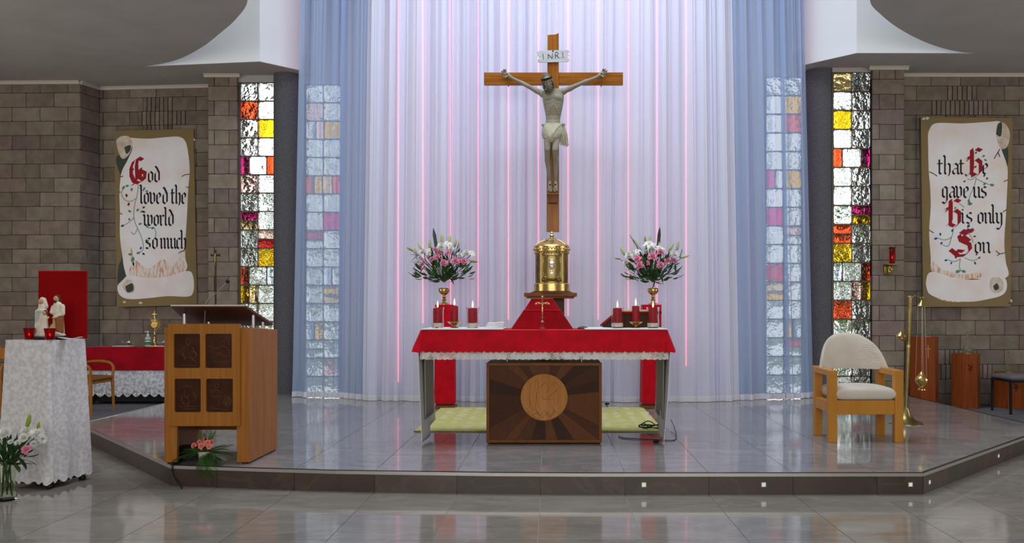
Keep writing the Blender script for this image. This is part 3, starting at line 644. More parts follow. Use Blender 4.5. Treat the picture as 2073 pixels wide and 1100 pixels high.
def dish_candle(x, D, which):
    X = XD(x, D); t = thing('candle_dish', 'small brass footed dish under a red candle, %s' % which, 'candle holder', (X, D, tz), 0, 'brass candle dishes on the altar')
    B().lathe([(.036, 0), (.038, .004), (.02, .012), (.013, .02), (.02, .027), (.05, .042), (.064, .056), (.060, .057), (.045, .046), (0, .040)], 32).build('bowl', 'brass', t, smooth=60)
    c = thing('pillar_candle', 'lit red pillar candle standing in a brass dish, %s' % which, 'candle', (X, D, tz + .041), 0, 'red candles on the altar')
    B().lathe([(0, 0), (.033, 0), (.0335, .004), (.0335, .150), (.031, .155), (.01, .152), (0, .152)], 28).build('wax', 'candle', c, smooth=50); flame(c, .154, 1.05)
hurricane(886, 7.6, 'at the left end of the altar'); dish_candle(920, 7.62, 'left half of the altar'); hurricane(957, 7.6, 'next to the folded white towel')
hurricane(1250, 7.6, 'in front of the open book'); dish_candle(1287, 7.62, 'right half of the altar'); hurricane(1322, 7.6, 'at the right end of the altar')
# ------------------------------------------------------------------ things on the altar
zt = DH + .9925
t = thing('folded_towel', 'folded white towel on the altar left of the red veil', 'towel', (XD(1002, 7.62), 7.62, tz))
def fold(u, v, z0, h, w): return None
for k in range(3):
    b = B(); b.grid(lambda u, v: ((u - .5) * (.17 - .012 * k) + .006 * k, -.05 + .1 * v, .008 + .016 * k + .004 * math.sin(u * 7 + k) + .006 * math.sin(PI * u)), 12, 6); b.build('layer', 'linen', t, smooth=180, thick=.014)
t = thing('veiled_chalice', 'stepped red velvet veil at the middle of the altar', 'veil', (XD(1098, 7.86), 7.86, zt)); s = 7.86 / F
def lvl(z0, z1, w0, w1, d0, d1, nm):
    b = B(); vs = []
    for z, w, d in ((z0, w0, d0), (z1, w1, d1)): vs += [(-w, -d, z), (w, -d, z), (w, d, z), (-w, d, z)]
    b.add(vs, [(0, 1, 5, 4), (1, 2, 6, 5), (2, 3, 7, 6), (3, 0, 4, 7), (4, 5, 6, 7), (3, 2, 1, 0)]); return b.build(nm, 'velvet', t, bevel=.006)
MT['velvet'] = MT['velvet']
lvl(0, .175, .281, .165, .17, .12, 'lower_skirt'); lvl(.175, .275, .162, .098, .115, .08, 'upper_skirt')
MT['trimred'] = M('bright_red_braid', (.55, .03, .05), .6)
for z, w, d in ((.17, .168, .124), (.272, .1, .082)):
    B().tube([(-w, -d, z), (w, -d, z), (w, d, z), (-w, d, z), (-w, -d, z)], .004, 6).build('braid', 'trimred', t)
for k in (-.12, .0, .13):
    B().tube([(k * .9, -.158, .03), (k * .8, -.142, .08), (k * .85 + .03, -.146, .07), (k * .95 + .04, -.158, .03)], .0025, 5).build('embroidery', 'trimred', t)
def small_cross(root, h, w, r, fig, mat, z0=0):
    B().tube([(0, 0, z0), (0, 0, z0 + h)], r, 8).build('upright', mat, root); B().tube([(-w, 0, z0 + h * .74), (w, 0, z0 + h * .74)], r, 8).build('crossbar', mat, root)
    for p in ((-w, 0, z0 + h * .74), (w, 0, z0 + h * .74), (0, 0, z0 + h)): B().ell(p, (r * 2, r * 1.6, r * 2), 10, 7).build('finial', mat, root, smooth=80)
    zc = z0 + h * .74; y = -r * 1.6
    blob('figure', [((0, y, zc - .12 * h), (0, y, zc + .01 * h), r * 1.1, r * 1.5), ((0, y, zc), (-w * .8, y, zc + .06 * h), r * .8, r * .6), ((0, y, zc), (w * .8, y, zc + .06 * h), r * .8, r * .6), ((0, y, zc - .12 * h), (0, y * 1.5, zc - .3 * h), r * 1.2, r * .9), ((0, y * 1.5, zc - .3 * h), (0, y, zc - .46 * h), r * .9, r * .6)], [((0, y, zc + .06 * h), (r * .9, r * .9, r * 1.2))], r * .35, fig, root, 3)
t = thing('altar_crucifix', 'small gold crucifix on a red foot at the middle of the altar', 'crucifix', (XD(1098, 7.55), 7.55, zt))
small_cross(t, .235, .055, .0055, 'gold', 'gold', .05); B().lathe([(.036, 0), (.036, .006), (.022, .014), (.015, .03), (.018, .04), (.008, .05), (0, .052)], 20).build('foot', 'candle', t, smooth=50)
B().lathe([(.008, .05), (.016, .06), (.016, .066), (.007, .08), (0, .08)], 16).build('collar', 'gold', t, smooth=60); B().tube([(-.02, -.003, .105), (.02, -.003, .105)], .003, 6).build('footrest', 'gold', t)
t = thing('altar_microphone', 'small black boundary microphone lying on the altar', 'microphone', (XD(1180, 7.7), 7.7, zt)); B().lathe([(0, 0), (.05, 0), (.05, .006), (.04, .016), (.02, .022), (0, .023)], 24).build('shell', 'black', t, smooth=40); B().tube([(.04, 0, .006), (.08, .02, .004), (.11, .0, .003), (.15, .03, .003)], .003, 6).build('cable', 'black', t)
t = thing('missal', 'open book on a dark slanted stand at the right of the altar', 'book', (XD(1272, 7.88), 7.88, tz), R(24))
B().prism([(-.13, .0), (-.13, .118), (-.115, .122), (.15, .018), (.15, 0)], -.19, .25, 'x').build('stand', 'darkwood', t)
mz = lambda y: .130 - .40 * (y + .13)
B().prism([(-.145, mz(-.145) - .004), (-.145, mz(-.145) + .010), (.16, mz(.16) + .010), (.16, mz(.16) - .004)], -.21, .27, 'x').build('cover', 'velvet', t)
for x0, x1 in ((-.19, .028), (.032, .25)):
    b = B(); b.prism([(-.13, mz(-.13) + .010), (-.13, mz(-.13) + .034), (.0, mz(0) + .042), (.145, mz(.145) + .03), (.145, mz(.145) + .01)], x0, x1, 'x'); b.build('pages', 'page', t, bevel=.004)
B().tube([(.03, .15, .05), (.03, .2, .0)], .004, 5).build('ribbon', 'velvet', t)
# ------------------------------------------------------------------ tabernacle on its pillar
t = thing('tabernacle_pillar', 'brown wooden pillar with a wide shelf carrying the tabernacle', 'pillar', (XD(1114.5, 9.62), 9.62, DH)); zs = ZD(597, 9.6) - DH
B().box(-.005, .155, .0, .14, 0, zs - .04).build('post', 'darkwood', t, bevel=.004); B().box(-.292, .292, -.22, .25, zs - .022, zs + .018).build('shelf', 'frame_wood', t, bevel=.004); B().box(-.262, .262, -.2, .22, zs - .042, zs - .022).build('shelf_moulding', 'frame_wood', t, bevel=.004)
B().box(-.07, .22, -.08, .22, 0, .04).build('foot', 'darkwood', t)
ta = thing('tabernacle', 'round gilded tabernacle with domed lid under the crucifix', 'tabernacle', (XD(1117, 9.6), 9.6, DH + zs + .018)); q = 9.6 / F
B().lathe([(.235, 0), (.235, .01), (.21, .01), (.21, .022), (.2, .022)], 56).build('plinth', 'frame_wood', ta, smooth=30)
B().lathe([(.2, .022), (.2, .1), (.194, .106), (.188, .11), (.188, .112)], 56).build('base_band', 'gold', ta, smooth=30)
B().lathe([(.186, .112), (.186, .455)], 56).build('drum', 'brass_old', ta, smooth=40)
B().lathe([(.19, .455), (.198, .462), (.196, .47), (.202, .5), (.202, .52), (.196, .53), (.192, .53)], 56).build('cornice_band', 'gold', ta, smooth=30)
b = B()
for k in range(36):
    a = 2 * PI * k / 36; b.ell((.2 * math.cos(a), .2 * math.sin(a), .49), (.010, .010, .014), 8, 5); b.ell((.19 * math.cos(a), .19 * math.sin(a), .449), (.008, .008, .010), 8, 5)
b.build('beading', 'gold', ta, smooth=80)
B().lathe([(.192, .53), (.17, .55), (.11, .578), (.08, .59), (.07, .605), (.045, .615), (.026, .62), (.02, .632), (.028, .642), (.024, .654), (.012, .664), (.015, .676), (.008, .69), (0, .70)], 48).build('domed_lid', 'gold', ta, smooth=40)
for k in range(8):
    a = 2 * PI * k / 8 + .2; p0 = Vector((.185 * math.cos(a), .185 * math.sin(a), .54)); p1 = Vector((.075 * math.cos(a), .075 * math.sin(a), .598)); B().tube([p0, p0.lerp(p1, .5) + Vector((0, 0, .008)), p1], .005, 6).build('lid_rib', 'brass', ta, smooth=60)
def cyl_pt(x, z, r): a = x / r; return (r * math.sin(a), -r * math.cos(a), z)
dr = B(); dr.grid(lambda u, v: cyl_pt(-.125 + .25 * u, .125 + .315 * v, .189), 20, 8); dro = dr.build('door', 'brass_old', ta, smooth=180, thick=.004)
for x in (-.125, .125): B().tube([cyl_pt(x, .125, .192), cyl_pt(x, .44, .192)], .006, 8).build('door_pilaster', 'gold', dro, smooth=60)
B().tube([cyl_pt(.105 * math.cos(2 * PI * i / 32), .285 + .135 * math.sin(2 * PI * i / 32), .193) for i in range(33)], .0045, 6).build('oval_frame', 'gold', dro, smooth=60)
for sx in (-1, 1):
    for z in (.16, .41): B().tube([cyl_pt(sx * (.085 + .02 * math.cos(i * .8)), z + .02 * math.sin(i * .8), .193) for i in range(8)], .005, 6).build('corner_scroll', 'gold', dro, smooth=60)
MT['silver'] = M('silver_relief', (.75, .68, .58), .3, 1)
ch = B(); ch.lathe([(.034, .0), (.032, .006), (.01, .014), (.007, .03), (.012, .036), (.007, .044), (.010, .05), (.032, .075), (.036, .10)], 24); ch.lathe([(0, .105), (.026, .105), (.026, .15), (0, .15)], 20); ch.v = [(x, -.194 + y * .35, z + .205) for x, y, z in ch.v]; ch.build('chalice_relief', 'silver', dro, smooth=40)
B().ell((0, -.2, .335), (.032, .008, .034), 20, 12).build('host_relief', 'silver', dro, smooth=80)
# ------------------------------------------------------------------ red draped flower stands, rug
for nm, x, D in (('left', 902, 10.15), ('right', 1318, 10.15)):
    X = XD(x, D); t = thing('flower_stand', 'tall wooden stand draped in red cloth under the %s flower vase' % nm, 'stand', (X, D, DH), 0, 'red draped flower stands'); h = ZD(617, D) - DH
    B().box(-.1, .1, -.1, .1, .035, h - .006).build('column', 'darkwood', t); B().box(-.125, .125, -.125, .125, 0, .035).build('foot', 'frame_wood', t, bevel=.006)
    b = B(); drape(b, .112, .112, h, h - .06, .004, .006, 9, 0, 0, .02, rows=8, seed=len(nm)); b.build('red_cover', 'velvet' if 0 else 'red', t, smooth=70)
b = B(); b.prism([(-1.32, 8.14), (1.06, 8.14), (1.06, 10.08), (-1.32, 10.08)], DH + .003, DH + .014, 'z'); rg = thing('rug', 'yellow green woven rug behind the altar', 'rug', (0, 0, 0)); b.build('pile', 'mat', rg); B().box(-1.33, 1.07, 8.13, 10.09, DH, DH + .004).build('backing', 'black', rg)
MT['rugline'] = M('cream_rug_dash', (.72, .70, .5), .95)
b = B(); rnd = random.Random(5)
for i in range(15):
    for j in range(24):
        if rnd.random() < .6: x = -1.2 + i * .155; y = 8.25 + j * .078; b.box(x, x + rnd.uniform(.05, .11), y, y + .018, DH + .0135, DH + .0165)
o = b.build('woven_dashes', 'rugline', rg); o['kind'] = 'stuff'

# ------------------------------------------------------------------ lectern
le = thing('lectern', 'wooden lectern with four dark bronze relief panels', 'lectern', (-2.615, 6.78, DH)); D0 = 6.44; s = D0 / F
def lx(x): return XD(x, D0) + 2.615
def lz(y): return ZD(y, D0) - DH
for sx in (-1, 1):
    B().prism([(-.335, .012), (.315, .012), (.315, 1.0), (-.335, 1.03)], sx * .312 - .011, sx * .312 + .011, 'x').build('side_panel', 'oak_side', le, bevel=.003)
    B().box(min(sx * .31, sx * .225), max(sx * .31, sx * .225), -.337, -.3, .012, 1.03).build('front_stile', 'oak', le, bevel=.003)
    B().box(sx * .28 - .03, sx * .28 + .03, -.31, .29, 0, .014).build('foot', 'black', le)
B().box(-.30, .30, .28, .3, .55, 1.0).build('back_panel', 'oak_side', le); B().box(-.3, .3, -.3, .28, .3, .32).build('bottom_shelf', 'darkwood', le); B().box(-.3, .3, .22, .25, .18, .26).build('rear_rail', 'oak_side', le)
B().box(-.3, .3, -.3, .3, .98, .998).build('inner_top', 'oak_side', le)
X0, X1, Z0, Z1_ = lx(344), lx(488), lz(862), lz(656); ops = [(lx(355.5), lx(408.5), lz(745), lz(676)), (lx(419), lx(472.5), lz(745), lz(676)), (lx(357), lx(410), lz(834), lz(766.5)), (lx(420.5), lx(474.5), lz(834), lz(766.5))]
MT['oak_front'] = MT['oak']
fp = B()
bars = [(X0, X1, ops[0][3], Z1_), (X0, X1, ops[2][3], ops[0][2]), (X0, X1, Z0, ops[2][2])]
for r in (0, 2): bars += [(X0, ops[r][0], ops[r][2], ops[r][3]), (ops[r][1], ops[r + 1][0], ops[r][2], ops[r][3]), (ops[r + 1][1], X1, ops[r][2], ops[r][3])]
for a in bars: fp.box(a[0], a[1], -.372, -.338, a[2], a[3])
for o_ in ops:   # rounded inner corners
    rr = .012
    for cx, cz, a0 in ((o_[0], o_[2], PI), (o_[1], o_[2], 1.5 * PI), (o_[1], o_[3], 0), (o_[0], o_[3], .5 * PI)):
        ox = cx + (rr if cx == o_[0] else -rr); oz = cz + (rr if cz == o_[2] else -rr)
        fp.prism([(cx, cz)] + [(ox + rr * math.cos(a0 + PI / 2 * k / 4), oz + rr * math.sin(a0 + PI / 2 * k / 4)) for k in range(5)], -.371, -.338, 'y')
fpo = fp.build('front_panel', 'oak', le)
rel = [[[(368, 715), (378, 725), (384, 722), (392, 728), (400, 736)], [(378, 690), (380, 686), (385, 686), (387, 692), (383, 699), (379, 696), (378, 690)], [(376, 700), (372, 712), (376, 730)], [(390, 702), (395, 712), (404, 722)], [(360, 712), (370, 704), (376, 702)], [(361, 718), (370, 710)], [(382, 716), (394, 712), (398, 722), (388, 728)], [(365, 739), (400, 740)]],
       [[(448, 694), (452, 690), (456, 694), (453, 700), (448, 698), (448, 694)], [(440, 706), (452, 702), (462, 706), (466, 720)], [(430, 712), (442, 716), (456, 712)], [(430, 724), (446, 718), (462, 722)], [(434, 732), (450, 734), (464, 730)], [(424, 700), (434, 706)], [(460, 690), (466, 700)]],
       [[(367, 786), (378, 782), (390, 784)], [(376, 790), (374, 800), (380, 806)], [(368, 800), (372, 816), (384, 818)], [(382, 800), (383, 822)], [(392, 795), (398, 806), (392, 814)], [(364, 824), (402, 822)], [(370, 829), (398, 828)]],
       [[(436, 780), (440, 776), (444, 782), (438, 786), (436, 780)], [(430, 792), (440, 790), (450, 796)], [(426, 800), (438, 804), (448, 800)], [(450, 806), (460, 804), (470, 812), (462, 822), (452, 812)], [(456, 806), (460, 820)], [(462, 806), (466, 818)], [(446, 806), (444, 824)], [(428, 826), (462, 830)]]]
for o_, ls in zip(ops, rel):
    p = B().box(o_[0] - .004, o_[1] + .004, -.35, -.336, o_[2] - .004, o_[3] + .004).build('relief_panel', 'bronze', le)
    pl = []
    for l in ls: pl.append([(v.x, v.y) for v in spline([Vector((lx(a), lz(b_), 0)) for a, b_ in l], 4)])
    lines('relief_lines', pl, 'bronze_hi', p, .0015, -.351)
    rnd = random.Random(int(o_[0] * 1000 + o_[2] * 77)); cx = (o_[0] + o_[1]) / 2; cz = (o_[2] + o_[3]) / 2; ex = []
    for k in range(9):
        a = rnd.uniform(0, 6); x = cx + rnd.uniform(-.06, .06); z = cz + rnd.uniform(-.09, .08); ex.append([(x + .022 * math.cos(a + i * .8) * (1 + .3 * i), z + .018 * math.sin(a + i * .8) * (1 + .2 * i)) for i in range(4)])
    lines('hatching', ex, 'bronze_dim', p, .0011, -.3505)
# slanting reading board: front edge high, reader's edge low
bd = B(); vs = []
for y, z in ((-.33, ZD(619, 6.45) - DH), (.34, ZD(657, 7.12) - DH)):
    for x in (-.36, .295): vs += [(x - (.05 if y > 0 else 0), y, z - .012), (x + (.0), y, z + .012)]
xl0, xr0 = XD(346, 6.45) + 2.615, XD(496, 6.45) + 2.615; xl1, xr1 = XD(384, 7.12) + 2.615, XD(553, 7.12) + 2.615; za, zb = ZD(620, 6.45) - DH, ZD(657, 7.12) - DH
bd.v = [(xl0, -.33, za - .008), (xr0, -.33, za - .008), (xr1, .34, zb - .012), (xl1, .34, zb - .012), (xl0, -.33, za + .012), (xr0, -.33, za + .012), (xr1, .34, zb + .012), (xl1, .34, zb + .012)]
bd.f = [(0, 3, 2, 1), (4, 5, 6, 7), (0, 1, 5, 4), (1, 2, 6, 5), (2, 3, 7, 6), (3, 0, 4, 7)]; bd.mi = [0] * 6; bd.build('reading_board', 'board', le, bevel=.004)
B().tube([(xl0, -.332, za + .004), (xr0, -.332, za + .004)], .006, 6).build('board_edge', 'cream', le)
for x, y in ((-.27, -.1), (.25, -.05), (.24, .2), (-.2, .2)):
    f_ = (y + .33) / .67; B().cone((x, y, .98), (x, y, za + (zb - za) * f_ - .005), .012, .012, 12).build('board_support', 'steel', le, smooth=40)
mi = thing('lectern_microphone', 'black gooseneck microphone rising from the lectern', 'microphone', (XD(414, 6.6), 6.6, DH + 1.0))
g0 = Vector((0, 0, 0)); pts = [(XD(414, 6.6), 6.6, DH + 1.0), W(415, 640, 6.58), W(418, 612, 6.55), W(440, 592, 6.52), W(459, 572, 6.5)]
base = Vector(pts[0]); B().tube(spline([Vector(p) - base for p in pts], 6), .0035, 8).build('gooseneck', 'steel', mi, smooth=60)
B().ell(Vector(W(461, 570, 6.5)) - base, (.016, .016, .016), 12, 8).build('foam_head', 'black', mi, smooth=80); B().lathe([(.03, 0), (.03, .01), (.008, .02), (.006, .05)], 16).build('base', 'black', mi, smooth=50)
# ------------------------------------------------------------------ processional cross behind the lectern
t = thing('processional_cross', 'dark wooden crucifix on a tall pole behind the lectern', 'crucifix', (XD(436.5, 11.3), 11.3, DH)); ht = ZD(506, 11.3) - DH; q = 11.3 / F
B().cone((0, 0, .03), (0, 0, ht - .02), .014, .012, 10).build('pole', 'darkwood', t, smooth=40); B().box(-.011, .011, -.01, .01, ht - .25, ht).build('upright', 'darkwood', t, bevel=.003); B().box(-.065, .065, -.01, .01, ht - .085, ht - .06).build('crossbar', 'darkwood', t, bevel=.003); B().lathe([(.14, 0), (.14, .02), (.03, .04), (.02, .09)], 24).build('foot', 'darkwood', t, smooth=40)
zc = ht - .07; blob('figure', [((0, -.018, zc - .05), (0, -.018, zc), .011, .013), ((0, -.018, zc), (-.05, -.016, zc + .012), .007, .005), ((0, -.018, zc), (.05, -.016, zc + .012), .007, .005), ((0, -.018, zc - .05), (0, -.022, zc - .1), .012, .008), ((0, -.022, zc - .1), (0, -.016, zc - .15), .008, .006)], [((0, -.02, zc + .018), (.009, .009, .012))], .004, 'brass_old', t, 3)

# ------------------------------------------------------------------ presider's chair
ch = thing('presider_chair', 'beech armchair with cream seat and rounded cream back', 'chair', (2.745, 7.72, DH))
for sx in (-1, 1):
    B().box(sx * .29 - .037, sx * .29 + .037, -.235, -.165, 0, .60).build('leg', 'beech', ch, bevel=.004); B().box(sx * .29 - .035, sx * .29 + .035, .175, .24, 0, .60).build('leg', 'beech', ch, bevel=.004)
    B().prism([(-.237, .585), (.2, .585), (.25, .60), (.25, .645), (.2, .642), (-.237, .632)], sx * .29 - .038, sx * .29 + .038, 'x').build('armrest', 'beech', ch, bevel=.004)
    B().box(sx * .29 - .03, sx * .29 + .03, -.166, .176, .26, .36).build('side_rail', 'beech', ch, bevel=.003)
B().box(-.254, .254, -.225, -.19, .245, .37).build('front_rail', 'beech', ch, bevel=.003); B().box(-.254, .254, .18, .215, .26, .36).build('rear_rail', 'beech', ch, bevel=.003)
b = B()
def cush(u, v):
    a = 2 * PI * u; r = 1
    return None
def pillow(b, hx, hy, z0, z1, crown=.03, n=18, r=.03):
    for sgn in (0, 1):
        def f(u, v):
            x = (u - .5) * 2; y = (v - .5) * 2; x = math.copysign(1 - (1 - abs(x)) ** 2.2, x); y = math.copysign(1 - (1 - abs(y)) ** 2.2, y); e = max(0, (1 - abs(x) ** 12) * (1 - abs(y) ** 12)); zm = (z0 + z1) / 2
            z = zm + ((z1 - zm) * e ** .3 + crown * (1 - x * x) * (1 - y * y)) if sgn else zm - (zm - z0) * e ** .3
            return (x * hx, y * hy, z)
        b.grid(f, n, n)
    return b
b = B(); pillow(b, .262, .237, .368, .478, .022); b.build('seat_cushion', 'cream', ch, smooth=60)
b = B()
def bk(u, v, dy):
    x = -1 + 2 * u; top = .635 + .315 * max(0, 1 - abs(x) ** 2.3) ** .55; bot = .618 + .0 * x
    y = .25 - .20 * abs(x) ** 2.2; r = .318 - .02 * v * abs(x)
    bul = .022 * math.sin(PI * min(1, max(0, v))) ** .5 * (1 - .3 * abs(x))
    return (x * r, y + .05 * v + dy * (.018 + bul), bot + (top - bot) * v)
b.grid(lambda u, v: bk(u, v, -1), 40, 14); b.grid(lambda u, v: bk(u, v, 1), 40, 14)
b.grid(lambda u, v: bk(u, 0, -1 + 2 * v), 40, 2); b.grid(lambda u, v: bk(u, 1, -1 + 2 * v), 40, 2); b.grid(lambda u, v: bk(0, u, -1 + 2 * v), 10, 2); b.grid(lambda u, v: bk(1, u, -1 + 2 * v), 10, 2)
bo = b.build('backrest', 'cream', ch, smooth=70)
b = B(); rnd = random.Random(2)
for k in range(11):
    x0 = rnd.uniform(.25, .5); zz = .66 + .018 * k; p = []
    for i in range(7):
        x = x0 + i * .06; u = (x + 1) / 2; top = .635 + .315 * max(0, 1 - abs(x) ** 2.3) ** .55; v = (zz - .618) / (top - .618)
        if 0 < v < .92 and x < .93: q = bk(u, v, -1); p.append((q[0], q[1] + .001, q[2] + .004 * math.sin(i * 2 + k)))
    if len(p) > 2: b.tube(p, .0035, 5)
b.build('creases', 'cream', bo, smooth=80)

# ------------------------------------------------------------------ wooden armchairs at the left wall
def armchair(label, loc, rz, first=[None]):
    if first[0] is None:
        t = thing('wooden_armchair', label, 'chair', loc, rz, 'wooden armchairs by the left wall')
        for sx in (-1, 1):
            B().tube([(sx * .27, -.27, 0), (sx * .265, -.255, .44)], [.015, .022], 10).build('leg', 'oak', t, smooth=50); B().tube([(sx * .24, .26, 0), (sx * .235, .22, .42), (sx * .22, .27, .78)], [.015, .022, .016], 10).build('leg', 'oak', t, smooth=50)
            B().tube(spline([(sx * .24, .25, .60), (sx * .275, .0, .645), (sx * .28, -.19, .635), (sx * .275, -.26, .57), (sx * .265, -.255, .44)], 6), .019, 8).build('armrest', 'oak', t, smooth=60)
        b = B(); pillow(b, .265, .27, .42, .47, .02); b.build('seat_pad', 'brownpad', t, smooth=60); B().box(-.25, .25, -.25, .24, .385, .425).build('seat_frame', 'oak', t, bevel=.01)
        b = B(); b.grid(lambda u, v: ((u - .5) * .5, .26 - .06 * math.cos((u - .5) * PI) + .06 + .03 * v, .66 + .16 * v * (1 - .5 * abs(2 * u - 1) ** 3)), 16, 6); b.build('backrest', 'oak', t, smooth=180, thick=.02)
        first[0] = t; return t
    c = copy_tree(first[0]); c.location = loc; c.rotation_euler = (0, 0, rz); c['label'] = label; return c
armchair('honey wood armchair with a brown seat standing before the red covered table', (-5.98, 10.82, .004), R(90))
armchair('honey wood armchair partly cut off by the left edge of the photo', (-7.16, 10.9, .004), R(0))
# ------------------------------------------------------------------ grey chairs at the right
def grey_chair(label, loc, rz, first=[None]):
    if first[0] is None:
        t = thing('stacking_chair', label, 'chair', loc, rz, 'grey chairs at the right edge')
        for sx in (-1, 1):
            B().box(sx * .225 - .012, sx * .225 + .012, -.245, -.22, 0, .43).build('leg', 'black_metal', t); B().tube([(sx * .225, .26, 0), (sx * .225, .2, .45), (sx * .225, .25, .82)], .013, 8).build('leg', 'black_metal', t)
            B().box(sx * .225 - .01, sx * .225 + .01, -.23, .2, .40, .425).build('seat_rail', 'black_metal', t)
        B().box(-.225, .225, -.24, -.22, .405, .425).build('front_rail', 'black_metal', t)
        b = B(); pillow(b, .235, .24, .425, .49, .012); b.build('seat_pad', 'greyfab', t, smooth=60); b = B(); b.grid(lambda u, v: ((u - .5) * .42, .225 + .04 * v - .03 * math.cos((u - .5) * PI), .56 + .26 * v), 10, 6); b.build('backrest', 'greyfab', t, smooth=180, thick=.035)
        first[0] = t; return t
    c = copy_tree(first[0]); c.location = loc; c.rotation_euler = (0, 0, rz); c['label'] = label; return c
grey_chair('grey padded chair with black legs beside the low wooden pedestal', (5.965, 10.92, .004), R(-90))
grey_chair('grey padded chair with black legs cut off by the right edge of the photo', (5.93, 10.06, .004), R(-90))
# ------------------------------------------------------------------ credence table at the left wall
ct = thing('credence_table', 'long side table behind the wooden armchair', 'table', (-5.74, 12.02, .004)); 
B().box(-.74, .74, -.19, .19, .76, .795).build('tabletop', 'darkwood', ct)
for sx in (-1, 1):
    for sy in (-1, 1): B().box(sx * .68 - .03, sx * .68 + .03, sy * .15 - .03, sy * .15 + .03, 0, .76).build('leg', 'darkwood', ct)
B().box(-.7, .7, -.13, .13, .04, .18).build('lower_shelf', 'black', ct)
c = thing('table_lace_cloth', 'white lace cloth hanging below the crimson table cover', 'cloth', (-5.74, 12.02, .004)); b = B(); drape(b, .745, .197, .797, .64, .012, .006, 16, 32, .05, .03, rows=7, seed=2); b.build('flounce', 'lace_tab', c, smooth=60)
b = B(); drape(b, .735, .188, .79, .55, .006, .004, 12, 0, 0, .03, rows=4, seed=3, top=False); b.build('underskirt', 'lace_back', c, smooth=60)
c = thing('table_cover', 'crimson velvet cover on the long side table', 'cloth', (-5.74, 12.02, .004)); b = B(); drape(b, .755, .205, .801, .325, .018, .006, 10, 0, 0, .04, rows=6, seed=6, cornerflare=.04); b.build('velvet_drape', 'velvet', c, smooth=60)
zt2 = .806
for x0, x1, nm in ((231, 266, 'left'), (305, 342, 'right')):
    D = 11.92; o = B().box(0, XD(x1, D) - XD(x0, D), 0, .13, 0, .008).build('napkin', 'linen', bevel=.003); o.location = (XD(x0, D), D - .05, zt2); tag(o, 'folded white napkin at the %s side of the sanitiser bottle' % nm, 'napkin', 'napkins on the side table')
for x, nm in ((260, 'left'), (332, 'right')):
    D = 11.98; t = thing('glass_cruet_bowl', 'small glass bowl with silver lid on the %s napkin' % nm, 'bowl', (XD(x, D), D, zt2 + .008), 0, 'glass bowls on the side table')
    B().lathe([(.02, 0), (.035, .01), (.05, .03), (.052, .045), (.048, .045), (.046, .03), (.03, .012), (0, .01)], 20).build('bowl', 'glass', t, smooth=60); B().lathe([(0, .046), (.04, .046), (.036, .06), (.02, .075), (.008, .08), (0, .084)], 20).build('lid', 'silver', t, smooth=60)
    B().tube(spline([(.05, 0, .04), (.085, 0, .05), (.1, 0, .065)], 4), .004, 6).build('handle', 'silver', t); B().tube(spline([(-.05, 0, .04), (-.08, 0, .05), (-.09, 0, .065)], 4), .004, 6).build('handle', 'silver', t)
D = 11.9; t = thing('sanitiser_bottle', 'white pump bottle with green label on the red table', 'bottle', (XD(299.5, D), D, zt2)); MT['plastic'] = M('clear_gel_plastic', (.8, .85, .85), .2, trans=.5, ior=1.2); MT['whitep'] = M('white_plastic', (.8, .8, .8), .4)
B().lathe([(0, 0), (.036, 0), (.038, .006), (.038, .12), (.03, .135), (.014, .142), (.014, .155), (0, .155)], 24).build('body', 'plastic', t, smooth=40); B().lathe([(.0386, .025), (.0386, .095)], 24).build('label_band', 'green', t, smooth=60); B().lathe([(.0388, .068), (.0388, .082)], 24).build('label_stripe', 'whitep', t, smooth=60)
B().lathe([(.017, .15), (.017, .168), (.006, .172), (.006, .2), (.014, .202), (.014, .214), (0, .216)], 16).build('pump', 'whitep', t, smooth=40); B().tube([(0, 0, .209), (-.02, -.012, .21), (-.034, -.02, .203)], .005, 6).build('nozzle', 'whitep', t)
D = 12.06; q = D / F; t = thing('monstrance', 'gold sunburst monstrance with a small cross on top', 'monstrance', (XD(313, D), D, zt2))
B().lathe([(.06, 0), (.058, .01), (.03, .03), (.014, .06), (.02, .085), (.012, .1), (.01, .15), (.018, .165), (.01, .18), (.012, .21)], 24).build('foot', 'gold', t, smooth=50)
zc = .30; rs = B()
for k in range(32):
    a = 2 * PI * k / 32; r1 = .115 if k % 2 else .09; rs.cone((.04 * math.cos(a), 0, zc + .04 * math.sin(a)), (r1 * math.cos(a), 0, zc + r1 * math.sin(a)), .006, .0012, 5)
rs.build('sun_rays', 'gold', t); ring = B(); ring.lathe([(.045, -.012), (.052, -.006), (.052, .006), (.045, .012), (.04, 0), (.045, -.012)], 32); ring.v = [(x, z, zc + y) for x, y, z in ring.v]; ring.build('lunette_ring', 'brass', t, smooth=60)
hb = B(); hb.lathe([(0, -.002), (.042, -.002), (.042, .002), (0, .002)], 28); hb.v = [(x, z, zc + y) for x, y, z in hb.v]; hb.build('lunette', 'silver', t); B().box(-.006, .006, -.006, .006, zc + .09, zc + .19).build('finial_cross', 'gold', t); B().box(-.03, .03, -.005, .005, zc + .145, zc + .157).build('finial_crossbar', 'gold', t)

